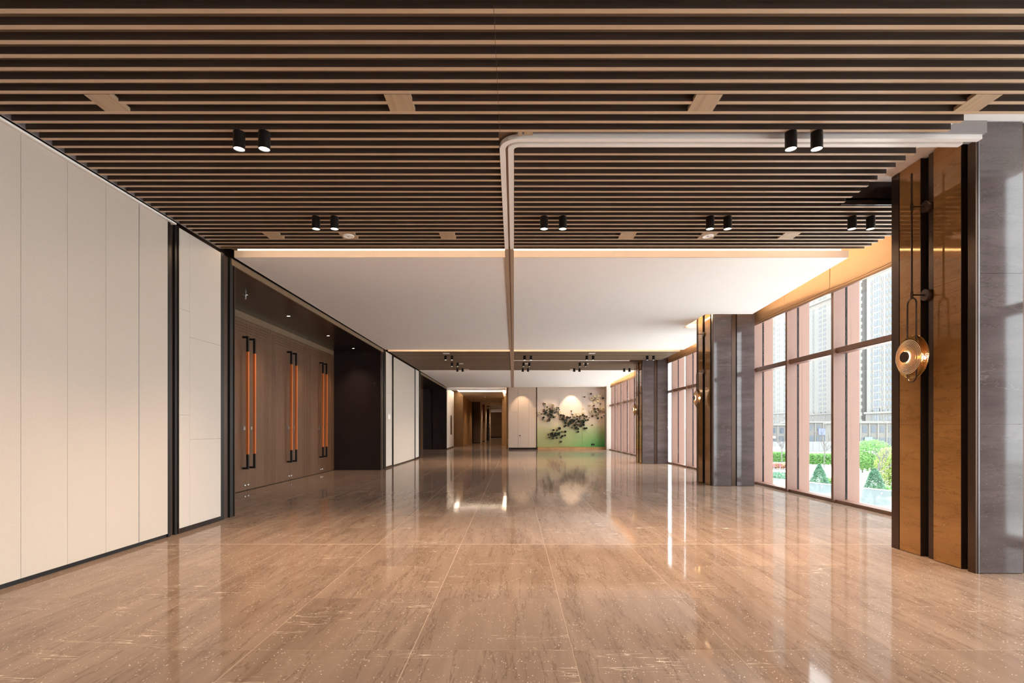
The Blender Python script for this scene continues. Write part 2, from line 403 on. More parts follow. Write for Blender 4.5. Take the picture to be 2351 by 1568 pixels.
def slat(x0, x1, y):
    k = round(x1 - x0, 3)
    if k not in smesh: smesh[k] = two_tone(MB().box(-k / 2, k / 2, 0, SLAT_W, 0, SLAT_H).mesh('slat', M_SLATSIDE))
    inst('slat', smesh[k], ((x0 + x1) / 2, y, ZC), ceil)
hidden = MB()
for n in range(-13, 33):
    y = SLAT0 + PITCH * n
    right = 3.08 if 3.50 < y < 4.93 else 4.12
    if n < -2:
        hidden.box(-3.44, 4.12, y, y + SLAT_W, ZC, ZC + SLAT_H); continue
    if y < 3.72:
        slat(-3.44, -0.103, y); slat(-0.100, right, y)
    elif y < 3.98:
        slat(-3.44, -0.11, y)
    else:
        slat(-3.44, -0.11, y); slat(0.003, right, y)
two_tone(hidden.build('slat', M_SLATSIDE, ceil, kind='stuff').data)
far = MB()
n = 0
while BAY2 + 0.05 + PITCH * n < BAY2E:
    y = BAY2 + 0.05 + PITCH * n
    if not 16.30 < y < 16.52: far.box(0.003, 4.55, y, y + SLAT_W, ZC, ZC + SLAT_H)
    far.box(-3.44, -0.11, y, y + SLAT_W, ZC, ZC + SLAT_H); n += 1
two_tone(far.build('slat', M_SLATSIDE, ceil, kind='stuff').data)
box('backing_board', -3.45, 4.6, BAY2 + 0.02, BAY2E, ZB, ZB + 0.018, M_SLAT, ceil)
box('perimeter_angle', -3.458, -3.446, 1.22, BAY_END, ZC + 0.006, ZC + 0.052, M_GREY, ceil)
box('plenum_side', -4.95, -3.62, -8.1, Y_END + 0.3, 3.175, 3.79, M_DARK, ceil)
box('plenum_side', -3.62, -3.462, -8.1, Y_END + 0.3, 3.30, 3.79, M_DARK, ceil)
# fascias of the wooden fields
box('fascia', -3.45, 4.12, BAY_END - 0.001, BAY_END + 0.012, ZC + 0.008, ZC + 0.10, M_BEAM, ceil)
box('fascia', -3.45, 4.55, BAY2, BAY2 + 0.018, ZC - 0.002, ZC + 0.10, M_FASCIA, ceil)
# white dropped panels
def white_panel(pts, name='white_panel'):
    return MB().prism(pts, ZC, ZC + 0.09).build(name, M_WHITE, ceil)
p1 = [(-3.45, P1), (4.13, P1), (4.40, 9.70), (3.70, 9.70), (3.70, 9.72), (3.54, 9.72), (3.54, 11.05), (4.45, 11.05), (4.56, P1E), (-3.45, P1E)]
white_panel(p1)
white_panel([(-3.45, BAY2E + 0.06), (4.45, BAY2E + 0.06), (4.62, Y_END), (-3.45, Y_END)])
white_panel([(-3.45, -7.9), (4.12, -7.9), (4.12, 0.90), (-3.45, 0.90)])
box('fascia', -3.45, 4.128, P1 - 0.014, P1 - 0.001, ZC + 0.002, ZC + 0.088, M_FASCIA, ceil)
box('end_closer', -4.8, 5.3, Y_END, Y_END + 0.2, ZC + 0.0, 3.80, M_WHITE, ceil)
# warm strips glowing in the slots
def led_x(x0, x1, y, z, power, toward):        # strip along X lighting toward -Y / +Y
    box('led_strip', x0, x1, y - 0.008, y + 0.008, z, z + 0.022, M_LED, ceil)
    strip_light(((x0 + x1) / 2, y + 0.03 * toward, z + 0.03), x1 - x0, 0.02, power, (math.radians(90) * toward, 0, 0), parent=ceil)
led_x(-3.42, 4.05, P1 + 0.02, ZC + 0.092, 5, -1)
strip_light((0.3, BAY_END + 0.03, ZC + 0.06), 7.4, 0.02, 7, (math.radians(90), 0, 0), (1.0, 0.82, 0.62), parent=ceil)  # extra light without a strip, added to brighten the panel fascia
led_x(-3.42, 4.50, P1E - 0.03, ZC + 0.092, 9, 1)
led_x(-3.42, 4.05, 0.88, ZC + 0.092, 6, 1)
# blind pocket strips (light the blinds)
def led_y(x, y0, y1, z, power):
    box('led_strip', x - 0.008, x + 0.008, y0, y1, z, z + 0.02, M_LED, ceil)
    strip_light((x + 0.03, (y0 + y1) / 2, z + 0.04), 0.02, y1 - y0, power, (0, math.radians(-75), 0), parent=ceil)
led_y(4.02, P1 + 0.1, 9.6, ZC + 0.10, 8)
led_y(4.30, 11.2, P1E - 0.1, ZC + 0.10, 8)
led_y(4.02, 5.05, 6.1, ZB + 0.03, 3)
led_y(4.42, BAY2E + 0.1, 26.9, ZC + 0.10, 16)
led_y(4.02, -7, 0.8, ZC + 0.10, 8)
# glow round the head of the second column
strip_light((3.60, 10.5, 3.34), 0.02, 1.0, 5, (0, math.radians(-90), 0), parent=ceil)
# wall-head trim, wooden access plates
PLATES = [(-2.63, 3.315, 3.490), (-0.738, 3.315, 3.490), (1.235, 3.315, 3.490), (3.0, 3.315, 3.490)]
PLATES += [(a, 5.664, 5.838) for a in (-2.63, -1.81, -0.725, 1.24, 2.12, 3.01)]
for a, y0, y1 in PLATES:
    box('access_plate', a - 0.083, a + 0.083, y0, y1, ZC - 0.0015, ZC + 0.022, M_PLATE, ceil)
for a, y0 in ((-1.91, 14.75), (2.2, 14.75), (-1.75, 17.1), (0.42, 17.1), (2.35, 17.1), (-1.7, 18.75), (2.1, 18.75)):
    box('access_plate', a - 0.09, a + 0.09, y0, y0 + 0.16, ZC - 0.002, ZC + 0.022, M_RAIL, ceil)

# ------------------------------------------------------------------ sliding-partition track
track = empty('partition_track', (0, 6, ZC))
tag(track, 'L-shaped white double rail for folding partitions set into the slatted ceiling', 'track')
def rail_path(xl, yt, r, xe, ye):
    cx, cy = xl + r, yt + r
    pts = [(xl, ye)] + [(cx + r * math.cos(a), cy + r * math.sin(a)) for a in [math.pi + (math.pi / 2) * i / 10 for i in range(11)]] + [(xe, yt)]
    return pts
def ribbon(pts, w, z0, z1):
    mb = MB(); n = len(pts)
    Ls, Rs = [], []
    for i, p in enumerate(pts):
        a = Vector(pts[max(0, i - 1)]); b2 = Vector(pts[min(n - 1, i + 1)]); t = (b2 - a).normalized(); nv = Vector((-t.y, t.x))
        Ls.append(Vector(p) + nv * w / 2); Rs.append(Vector(p) - nv * w / 2)
    for i in range(n):
        for q in (Ls[i], Rs[i]):
            mb.v.append((q.x, q.y - 6, z0 - ZC)); mb.v.append((q.x, q.y - 6, z1 - ZC))
    for i in range(n - 1):
        a, b2 = 4 * i, 4 * (i + 1)
        mb.f += [(a, a + 2, b2 + 2, b2), (a + 1, b2 + 1, b2 + 3, a + 3), (a, b2, b2 + 1, a + 1), (a + 2, a + 3, b2 + 3, b2 + 2)]
    mb.f += [(0, 1, 3, 2), (4 * n - 4, 4 * n - 2, 4 * n - 1, 4 * n - 3)]
    return mb
ribbon(rail_path(-0.086, 3.838, 0.13, 3.40, 6.17), 0.044, ZC - 0.004, ZC + 0.03).build('rail', M_RAIL, track)
ribbon(rail_path(-0.023, 3.910, 0.062, 3.32, 6.17), 0.044, ZC - 0.004, ZC + 0.03).build('rail', M_RAIL, track)
ribbon(rail_path(-0.055, 3.875, 0.095, 3.36, 6.17), 0.03, ZC + 0.018, ZC + 0.03).build('slot_web', M_WEB, track)
def tbox(name, x0, x1, y0, y1, z0, z1, m): return box(name, x0, x1, y0, y1, z0, z1, m, track)
tbox('rail', -0.108, -0.064, 6.17, Y_END - 0.05, ZC - 0.012, ZC - 0.0005, M_RAILTAN)
tbox('rail', -0.045, -0.001, 6.17, Y_END - 0.05, ZC - 0.012, ZC - 0.0005, M_RAILTAN)
tbox('slot_web', -0.064, -0.045, 6.17, Y_END - 0.05, ZC - 0.004, ZC - 0.0005, M_PINKD)
tbox('track_body', 0.02, 3.42, 3.80, 3.955, ZC + 0.031, ZC + 0.12, M_GREY)
tbox('track_body', -0.108, -0.001, 4.0, 6.17, ZC + 0.031, ZC + 0.12, M_GREY)
tbox('rail', 0.0, 3.6, 16.33, 16.37, ZC - 0.006, ZC + 0.03, M_RAIL)
tbox('rail', 0.0, 3.6, 16.40, 16.44, ZC - 0.006, ZC + 0.03, M_RAIL)
tbox('bracket', 0.03, 0.06, 3.745, 3.80, ZC + 0.005, ZC + 0.05, M_PLATE)
tbox('bracket', 0.075, 0.135, 3.745, 3.80, ZC + 0.012, ZC + 0.05, M_PLATE)

# ------------------------------------------------------------------ left wall
wl = empty('wall_left', kind='structure')
box('backing', -3.75, -3.60, -8.0, 6.55, 0, 3.3, M_DARK, wl)
seams = [-8.0, -6.0, -4.0, -2.0, -0.8, 0.4, 1.36, 1.755, 2.15, 2.545, 2.94, 3.33, 3.721, 4.110, 4.496, 4.898, 5.300]
for a, b in zip(seams, seams[1:]):
    g = 0.006 if abs(b - 4.898) < 0.01 else 0.0015
    box('wall_panel', -3.58, XL, a + 0.0015, b - g, 0.036, 3.185, M_WALLFAB, wl)
box('panel_edge', -3.58, XL + 0.003, 4.889, 4.897, 0.036, 3.185, M_GREY, wl)
bl = box('baseboard_left', -3.60, XL - 0.012, -8.0, 5.30, 0.0, 0.034, M_BLACK, None, 'structure')
box('trim_1', -3.56, XL + 0.028, -8.0, 5.40, 3.187, 3.204, M_RAIL, None, 'structure', bevel=0.006)
def wall_seg(y0, ym, y1, za, zb, split=True):
    """plain board wall between two metal pilasters"""
    for (a, b, zs) in ((y0, ym, za), (ym, y1, zb)):
        cuts = [0.052] + list(zs) + [3.19]
        for c, d in zip(cuts, cuts[1:]):
            box('wall_panel', -3.58, XL, a + 0.001, b - 0.001, c + 0.001, d - 0.001, M_WALLW, wl)
    box('baseboard', -3.58, XL + 0.002, y0, y1, 0.0, 0.050, M_DARK, wl)
wall_seg(5.478, 5.66, 6.259, (1.24, 2.35), (0.978, 2.08))
def pilaster(name, y0, y1, x=XL, rev=False):
    w = y1 - y0
    t = empty(name, (x, (y0 + y1) / 2, 0), kind='structure')
    def q(nm, a, b, xa, xb, m): box(nm, x + xa, x + xb, y0 + a * w, y0 + b * w, 0, 3.2, m, t)
    q('web', 0, 1, -0.10, -0.045, M_BLACK)
    q('flange', 0.0, 0.22, -0.05, 0.0, M_BLACK)
    q('face_strip', 0.24, 0.62, -0.05, -0.022, M_BRONZE)
    q('flange', 0.66, 0.88, -0.05, -0.004, M_BLACK)
    q('edge_bead', 0.94, 1.0, -0.05, 0.004, M_BRONZE)
    return t
pilaster('trim_2', 5.305, 5.475)
pilaster('trim_3', 6.262, 6.575)
# door recess
wd = empty('wall_door', kind='structure')
box('recess_return', XD - 0.1, -3.56, 6.56, 6.60, 0, 3.2, M_DARK, wd)
box('door_wall', XD - 0.14, XD - 0.06, 6.5, 14.0, 0, 3.3, M_BLACK, wd)
box('side_board', XD - 0.06, XD, 6.60, 8.36, 0, 3.12, M_DARK, wd)
box('head_board', XD - 0.06, XD - 0.01, 8.36, 13.80, 3.005, 3.12, M_BEAM, wd)
we = box('end_panel', XD - 0.05, -4.60, 13.80, 13.87, 0, 3.2, M_DARK, wd)
box('end_panel', -4.597, XL - 0.005, 13.785, 13.87, 0, 3.2, M_DARK, wd)
box('soffit', XD - 0.06, XL - 0.02, 6.58, 13.80, 3.12, 3.17, M_DARK, wd)
box('beam_face', XL - 0.02, XL + 0.004, 6.50, 14.05, 3.120, 3.196, M_BEAM, wd)
box('shadow_gap', XL - 0.02, XL - 0.001, 6.50, 14.05, 3.196, 3.206, M_BLACK, wd)
wd2 = empty('wall_door', kind='structure')
box('recess_return', XD - 0.1, -3.56, 19.65, 19.70, 0, 3.2, M_DARK, wd2)
box('door_wall', XD - 0.1, XD, 19.7, 27.4, 0, 3.2, M_DOOR, wd2)
box('end_panel', XD - 0.05, XL - 0.25, 27.30, 27.38, 0, 3.12, M_DARK, wd2)
box('end_panel', XL - 0.248, XL - 0.005, 27.29, 27.38, 0, 3.12, M_DARK, wd2)
box('soffit', XD - 0.06, XL - 0.02, 19.68, 27.3, 3.12, 3.17, M_DARK, wd2)
box('beam_face', XL - 0.02, XL + 0.004, 19.66, 27.3, 3.120, 3.196, M_BEAM, wd2)
# second stretch of panelled wall
wl2 = empty('wall_left', kind='structure')
box('backing', -3.75, -3.60, 14.0, 19.6, 0, 3.3, M_DARK, wl2)
pilaster('trim_4', 13.86, 14.32)
for a, b, zs in ((14.33, 15.03, (0.978, 2.08)), (18.62, 19.28, (0.978, 2.08))):
    cuts = [0.052] + list(zs) + [3.19]
    for c, d in zip(cuts, cuts[1:]): box('wall_panel', -3.58, XL, a, b, c + 0.001, d - 0.001, M_WALLW, wl2)
    box('baseboard', -3.58, XL + 0.002, a, b, 0, 0.05, M_DARK, wl2)
pilaster('trim_5', 15.035, 15.23)
pilaster('trim_6', 18.46, 18.615)
pilaster('trim_7', 19.285, 19.66)
ss = [15.235, 15.64, 16.04, 16.44, 16.76, 17.2, 17.55, 17.9, 18.455]
for a, b in zip(ss, ss[1:]): box('wall_panel', -3.58, XL, a + 0.0015, b - 0.0015, 0.036, 3.175, M_WALLFAB, wl2)
box('baseboard_left', -3.60, XL - 0.012, 15.23, 18.46, 0, 0.034, M_BLACK, None, 'structure')

# ------------------------------------------------------------------ double doors
D_OFF = [0.0, 0.070, 0.116, 0.163, 0.212]
def leaf_bands(w, h, sgn):
    """leaf face in the YZ plane: u = distance from the hinge jamb; grooves run along the jamb and the head"""
    mb = MB(); g = 0.006; t = 0.012
    def poly(pts):     # extrude in X from 0 to t (towards the hall)
        n = len(mb.v); k = len(pts)
        P = [(p[0] * sgn, p[1]) for p in pts]
        if sgn < 0: P = P[::-1]
        mb.v.extend([(0, y, z) for y, z in P] + [(t, y, z) for y, z in P])
        mb.f.append(tuple(n + k + i for i in range(k)))
        mb.f.extend([(n + i, n + (i + 1) % k, n + k + (i + 1) % k, n + k + i) for i in range(k)])
    for i in range(4):
        a, b = D_OFF[i] + (g if i else 0.002), D_OFF[i + 1]
        c = 0.02 if i else 0.0; c2 = 0.02
        poly([(a, 0.0), (b, 0.0), (b, h - b - c2), (b + c2, h - b), (w, h - b), (w, h - a), (a + c, h - a), (a, h - a - c)])
    a = D_OFF[4] + g
    poly([(a, 0), (w, 0), (w, h - a), (a + 0.02, h - a), (a, h - a - 0.02)])
    return mb
def pull_handle():
    mb = MB(); z0, z1 = 0.385, 2.70
    s = 0.017
    mb.box(0.085 - s, 0.085 + s, -s, s, z0, z1)
    mb.box(0.0, 0.085, -s, s, z1 - 0.034, z1); mb.box(0.0, 0.085, -s, s, z0, z0 + 0.034)
    return mb
H_ME = pull_handle().mesh('pull_handle', M_BLACK)
W_ME = MB().box(0.085 - 0.0195, 0.085 + 0.0195, -0.0195, 0.0195, 0.645, 2.43).mesh('handle_wrap', M_ORANGE)
L_ME = MB().box(0, 0.03, -0.03, 0.03, 1.07, 1.13).mesh('lock', M_STEEL)
B_ME = MB().lathe([(0.0, 0.02), (0.016, 0.02), (0.026, 0.012), (0.028, 0.0), (0.0, 0.0)], (0, 0, 0), 'X', 18).mesh('floor_bolt', M_STEEL, True)
for di, yc in enumerate((9.275, 11.075, 12.885)):
    d = empty('door_%d' % (di + 1), (XD - 0.012, yc, 0), kind='structure')
    d['label'] = ('brown double door nearest the tall bronze pilaster', 'middle brown double door with orange pulls', 'farthest brown double door beside the dark end panel')[di]
    for s in (-1, 1):
        w, h = 0.897, 2.985
        lf = leaf_bands(w, h, -s).build('door_leaf', M_DOOR, d); lf.location = (0, s * (w + 0.003), 0.012)
        cr = MB().box(-0.04, -0.001, 0.0, w, 0, h) if s < 0 else MB().box(-0.04, -0.001, -w, 0, 0, h)
        cr.build('leaf_core', M_BLACK, lf)
        off = 0.115 if s > 0 else -0.125        # handle centre measured from the meeting line
        hy = off - s * (w + 0.003)
        for nm, me in (('pull_handle', H_ME), ('handle_wrap', W_ME)):
            o = inst(nm, me, (0.012, hy, -0.012), lf)
        inst('lock', L_ME, (0.012, hy + (0.004 if s > 0 else 0.0), -0.012), lf)
        inst('floor_bolt', B_ME, (0.012, s * 0.055 - s * (w + 0.003), 0.082), lf)
# little lights and sprinkler in the dark soffit
for i, (y, lab) in enumerate(((9.48, 'above the nearest double door'), (11.5, 'above the middle double door'), (13.3, 'by the dark end panel'))):
    o = empty('recessed_downlight', (-4.065, y, 3.12))
    tag(o, 'small round chrome downlight in the dark soffit ' + lab, 'downlight', 'downlights in the dark door soffit')
    MB().lathe([(0.026, -0.001), (0.044, -0.005), (0.048, -0.002), (0.048, 0.0)], (0, 0, 0), 'Z', 24).build('ring', M_STEEL, o, smooth=True)
    MB().lathe([(0.0, -0.001), (0.027, -0.001), (0.027, 0.0)], (0, 0, 0), 'Z', 20).build('lens', M_LAMP, o)
    spot((0, 0, -0.012), SPOT_W * 0.5, 100, 0.8, parent=o)
o = empty('sprinkler', (-4.07, 7.97, 3.12)); tag(o, 'small chrome fire sprinkler hanging from the dark soffit', 'sprinkler')
MB().lathe([(0.0, 0.0), (0.035, 0.0), (0.032, -0.008), (0.0, -0.009)], seg=20).build('escutcheon', M_STEEL, o, smooth=True)
sp = MB().lathe([(0.011, -0.008), (0.011, -0.03), (0.006, -0.034), (0.006, -0.06)], seg=12); sp.tube([(0.014, 0, -0.03), (0.017, 0, -0.045), (0.0, 0, -0.063)], 0.003, 6); sp.tube([(-0.014, 0, -0.03), (-0.017, 0, -0.045), (0.0, 0, -0.063)], 0.003, 6)
sp.build('nozzle', M_STEEL, o, smooth=True)
MB().lathe([(0.0, -0.062), (0.022, -0.062), (0.022, -0.065), (0.0, -0.066)], seg=16).build('deflector', M_STEEL, o, smooth=True)
# pale sign plate on the far panelled wall
o = empty('wall_sign', (XL, 14.62, 1.42)); tag(o, 'small pale square room sign on the wall past the doors', 'sign')
box('plate', XL, XL + 0.012, 14.50, 14.80, 1.34, 1.50, M_CREAM, o)
box('inner_plate', XL + 0.012, XL + 0.016, 14.54, 14.76, 1.37, 1.47, M_WHITE, o)

# ------------------------------------------------------------------ ceiling spotlights
def spotlight(x, y, label, group, lit=1.0, power=None, target=None):
    o = empty('ceiling_spotlight', (x, y, ZC)); tag(o, label, 'spotlight', group)
    if not hasattr(spotlight, 'm'):
        spotlight.m = (MB().lathe([(0.0, 0.0), (0.039, 0.0), (0.040, -0.003), (0.040, -0.121), (0.038, -0.123), (0.036, -0.121), (0.036, -0.112)], seg=32).mesh('housing', M_BLACK, True),
                       MB().lathe([(0.036, -0.1165), (0.0, -0.1155)], seg=32).mesh('lens', M_LAMP),
                       MB().lathe([(0.0, 0.0), (0.030, 0.0), (0.030, 0.004), (0.0, 0.004)], seg=24).mesh('mount', M_BLACK))
    inst('housing', spotlight.m[0], (0, 0, 0), o); inst('lens', spotlight.m[1], (0, 0, 0), o); inst('mount', spotlight.m[2], (0, 0, 0.001), o)
    spot((0, 0, -0.13), (power or SPOT_W) * lit, 100, 0.9, parent=o, radius=0.034)
NEAR = [(-1.955, -1.776, 3.74, 'black cylinder spotlight, %s of the pair on the dark slats beside the cream wall'),
        (1.97, 2.154, 3.74, 'black cylinder spotlight, %s of the pair hanging in front of the white rail'),
        (-1.973, -1.789, 5.24, 'black cylinder spotlight, %s of the back pair by the round speaker near the doors'),
        (0.30, 0.486, 5.24, 'black cylinder spotlight, %s of the back pair just beside the long rail'),
        (1.954, 2.13, 5.24, 'black cylinder spotlight, %s of the back pair by the window-side round speaker'),
        (3.37, 3.555, 5.24, 'black cylinder spotlight, %s of the back pair next to the bronze column')]
for a, b, y, lab in NEAR:
    spotlight(a, y, lab % 'doors-side one', 'spotlights on the near slatted ceiling')
    spotlight(b, y, lab % 'window-side one', 'spotlights on the near slatted ceiling')
FARL = [(15.3, 'first row'), (16.9, 'second row'), (18.5, 'third row')]
for y, rn in FARL:
    for a, where in ((-1.99, 'doors-side pair'), (0.31, 'middle pair by the rail'), (2.12, 'window-side pair'), (3.88, 'pair by the far column')):
        if y == 16.9 and a > 3: continue
        for k, w in ((0, 'doors-side lamp'), (0.185, 'window-side lamp')):
            spotlight(a + k, y, 'far black spotlight, %s, %s, %s' % (where, rn, w), 'spotlights on the far slatted ceiling', power=SPOT_W * 0.55)
for x in (-1.87, 0.0, 1.95):       # the same lamps carry on behind the viewer
    for y in (1.6, -2.6, -5.6):
        o = empty('ceiling_spotlight', (x, y, ZC)); tag(o, 'black cylinder spotlight behind the viewpoint, %s lamp of the %s row' % ({-1.87: 'wall-side', 0.0: 'middle', 1.95: 'window-side'}[x], {1.6: 'first', -2.6: 'second', -5.6: 'third'}[y]), 'spotlight', 'spotlights behind the viewpoint')
        inst('housing', spotlight.m[0], (0, 0, 0), o); inst('lens', spotlight.m[1], (0, 0, 0), o)
        spot((0, 0, -0.13), SPOT_W * 0.5, 110, 0.9, parent=o, radius=0.034)
for x, lab in ((-1.81, 'round white ceiling speaker on the plate near the doors'), (2.12, 'round white ceiling speaker on the plate near the windows')):
    o = empty('ceiling_speaker', (x, 5.75, ZC - 0.0015)); tag(o, lab, 'speaker', 'round speakers on the near slats')
    MB().lathe([(0.0, 0.0), (0.062, 0.0), (0.060, -0.007), (0.050, -0.011), (0.047, -0.008)], seg=28).build('rim', M_RAIL, o, smooth=True)
    MB().lathe([(0.047, -0.008), (0.02, -0.005), (0.0, -0.005)], seg=28).build('grille', M_WHITE, o, smooth=True)
    MB().lathe([(0.010, -0.0055), (0.009, -0.009), (0.0, -0.0095)], seg=14).build('emblem', M_STEEL, o)

# ------------------------------------------------------------------ columns
def column(x, y, label, ztop=3.6):
    o = empty('column', (x, y, 0)); tag(o, label, 'column', 'stone and bronze columns along the windows')
    W, D = 0.80, 0.885
    def q(nm, x0, x1, y0, y1, z0, z1, m, bev=0): return box(nm, x + x0, x + x1, y + y0, y + y1, z0, z1, m, o, bevel=bev)
    q('core', 0.05, W - 0.02, 0.05, D - 0.02, 0, ztop, M_BLACK)
    zs = [0.004, 1.13, 2.27, ztop]
    for a, b in zip(zs, zs[1:]):
        q('marble_panel', 0.028, 0.358, 0.0, 0.05, a + 0.0008, b - 0.0008, M_MARBLE)
        q('marble_panel', 0.462, W - 0.006, 0.0, 0.05, a + 0.0008, b - 0.0008, M_MARBLE)
        q('marble_panel', 0.028, W - 0.006, D - 0.05, D, a + 0.0008, b - 0.0008, M_MARBLE)
        q('marble_panel', W - 0.05, W, 0.01, D - 0.01, a + 0.0008, b - 0.0008, M_MARBLE)
        q('bronze_panel', 0.004, 0.05, 0.136, 0.404, a + 0.0008, b - 0.0008, M_BRONZE_STONE)
        q('bronze_panel', 0.004, 0.05, 0.548, 0.788, a + 0.0008, b - 0.0008, M_BRONZE_STONE)
    q('recess_strip', 0.372, 0.448, 0.018, 0.05, 0, ztop, M_BRONZE)
    q('edge_bead', 0.018, 0.027, -0.004, 0.03, 0, ztop, M_BRONZE_L)
    q('edge_strip', 0.0, 0.018, 0.0, 0.068, 0, ztop, M_BRONZE)
    q('edge_strip', 0.0, 0.05, 0.793, D, 0, ztop, M_BRONZE)
    q('channel_strip', 0.022, 0.05, 0.412, 0.478, 0, ztop, M_BRONZE)
    q('channel_lip', 0.002, 0.05, 0.538, 0.545, 0, ztop, M_BRONZE)
    q('channel_lip', 0.002, 0.05, 0.130, 0.134, 0, ztop, M_BRONZE)
    return o
C1 = (3.49, 3.974); C2 = (3.78, 10.0); C3 = (3.97, 16.25)
column(*C1, 'tall stone and bronze column closest to the viewer with the big sconce', 3.415)
column(*C2, 'stone and bronze column between the first two window bays')
column(*C3, 'farthest stone and bronze column near the green wall')

# ------------------------------------------------------------------ sconces
m, nt, b = newmat('amber_ribbed_glass')
b.inputs['Base Color'].default_value = (0.98, 0.86, 0.66, 1); b.inputs['Transmission Weight'].default_value = 0.92
b.inputs['Roughness'].default_value = 0.06; b.inputs['IOR'].default_value = 1.4
M_RIB = glass('amber_glass_disc', (0.42, 0.29, 0.17), 0.9, 0.05)
M_RING_GL = plain('pale_amber_glass_ring', (0.85, 0.68, 0.48), 0.12, var=0.05, coat=0.5)
M_HAMMER = plain('hammered_brass', (0.36, 0.22, 0.08), 0.2, metal=0.95, var=0.15, scale=60, bump=0.5)
M_BRZD = plain('dark_bronze_rod', (0.075, 0.045, 0.035), 0.3, metal=0.7)
M_RING = emit('sconce_led_ring', (1.0, 0.72, 0.36), 5.0)
def sconce(cxy, label):
    x, y = cxy[0] - 0.13, cxy[1] + 0.466
    o = empty('wall_sconce', (x, y, 1.49)); tag(o, label, 'wall lamp', 'disc sconces on the columns')
    def zz(z): return z - 1.49
    a = MB().tube([(0, 0, zz(2.215)), (0, 0, zz(3.25))], 0.007, 10)
    a.build('rod', M_BRZD, o, smooth=True)
    for z in (2.97, 2.225):
        k = MB().tube([(0, 0, zz(z)), (0.125, 0, zz(z))], 0.006, 8); k.lathe([(0.011, -0.028), (0.011, 0.028), (0.0, 0.028)], (0, 0, zz(z)), 'Z', 12); k.lathe([(0.0, -0.028), (0.011, -0.028)], (0, 0, zz(z)), 'Z', 12)
        k.build('arm', M_BRZD, o, smooth=True)
        MB().lathe([(0.0, 0.105), (0.046, 0.105), (0.048, 0.108), (0.048, 0.152), (0.0, 0.152)], (0, 0, zz(z)), 'X', 32).build('wall_rose', M_BRONZE, o, smooth=True)
    r, t0, t1 = 0.05, zz(1.49) + 0.05, zz(2.196) - 0.05
    pts = [(0, r * math.cos(t), t1 + r * math.sin(t)) for t in [math.pi * i / 12 for i in range(13)]]
    pts += [(0, -r * math.cos(t), t0 - r * math.sin(t)) for t in [math.pi * i / 12 for i in range(13)]]
    MB().tube(pts, 0.0065, 8, closed=True).build('loop', M_BRZD, o, smooth=True)
    zc = zz(1.70)
    MB().lathe([(0.0, 0.012), (0.10, 0.010), (0.165, 0.000), (0.181, -0.008), (0.183, -0.005), (0.167, 0.004), (0.10, 0.015), (0.0, 0.017)], (0.008, 0, zc), 'X', 48).build('brass_disc', M_HAMMER, o, smooth=True)
    nr = 9
    MB().lathe([(0.0, -0.030), (0.09, -0.028), (0.143, -0.020), (0.146, -0.017), (0.143, -0.015), (0.09, -0.023), (0.0, -0.025)], (-0.012, 0, zc), 'X', 56).build('glass_disc', M_RIB, o, smooth=True)
    for i in range(nr):
        rr = 0.054 + (0.141 - 0.054) * i / (nr - 1); xx = -0.031 + 0.012 * (rr / 0.143) ** 2
        MB().tube([(-0.012 + xx, rr * math.cos(t), zc + rr * math.sin(t)) for t in [2 * math.pi * j / 56 for j in range(56)]], 0.0034, 6, closed=True).build('glass_ring', M_RING_GL, o, smooth=True)
    MB().lathe([(0.0, -0.058), (0.045, -0.058), (0.047, -0.055), (0.047, -0.045), (0.0, -0.045)], (-0.012, 0, zc), 'X', 32).build('center_cap', M_BRONZE, o, smooth=True)
    MB().lathe([(0.036, -0.040), (0.0455, -0.040), (0.0455, -0.032), (0.036, -0.032), (0.036, -0.040)], (-0.012, 0, zc), 'X', 32).build('led_core', M_RING, o)
    l = bpy.data.lights.new('sconce_light', 'POINT'); l.energy = 3.0; l.color = (1, 0.72, 0.4); l.shadow_soft_size = 0.012
    lo = bpy.data.objects.new('sconce_light', l); link(lo, o); lo.location = (-0.004, 0, zc)
    return o
sconce(C1, 'large wall lamp with ribbed glass disc on the nearest column')
sconce(C2, 'wall lamp with glass disc on the middle column, seen edge-on')
sconce(C3, 'tiny wall lamp with glass disc on the farthest column')

# ------------------------------------------------------------------ window walls
def window(idx, xw, y0, y1, fins, label=None, blinds=True, zsill=0.038):
    w = empty('window_%d' % idx, (xw, (y0 + y1) / 2, 0), kind='structure')
    ZT = 3.72
    def q(nm, xa, xb, ya, yb, za, zb, m): return box(nm, xw + xa, xw + xb, ya, yb, za, zb, m, w)
    for f in fins:
        q('mullion', 0.004, 0.174, f, f + 0.055, 0, ZT, M_PINK)
        q('mullion_nose', 0.0, 0.004, f - 0.002, f + 0.057, 0, ZT, M_PINKD)
        q('gasket', 0.174, 0.206, f + 0.004, f + 0.05, 0, ZT, M_GASKET)
        q('outer_fin', 0.206, 0.385, f, f + 0.055, -0.25, ZT + 0.2, M_PINK)
    edges = [y0] + [f for f in fins if y0 < f < y1] + [y1]
    for a, b in zip(edges, edges[1:]):
        a2 = a + 0.055 if a in fins else a
        if b - a2 < 0.08: continue
        q('transom', 0.045, 0.185, a2, b, 2.215, 2.285, M_PINKD)
        q('transom_cap', 0.05, 0.19, a2, b, 2.205, 2.216, M_PINK)
        q('sill', 0.035, 0.19, a2, b, 0.0, zsill, M_PINKD)
        q('sill_top', 0.035, 0.20, a2, b, zsill, zsill + 0.006, M_PINK)
        q('pane', 0.186, 0.196, a2, b, zsill + 0.007, 2.205, M_GLASS)
        q('pane', 0.186, 0.196, a2, b, 2.285, ZT, M_GLASS)
    return w
window(1, XW1, 4.95, 10.9, [5.13, 6.45, 7.767, 9.086, 10.36])
window(2, XW2, 10.9, 17.1, [12.03, 13.34, 14.65, 15.96])
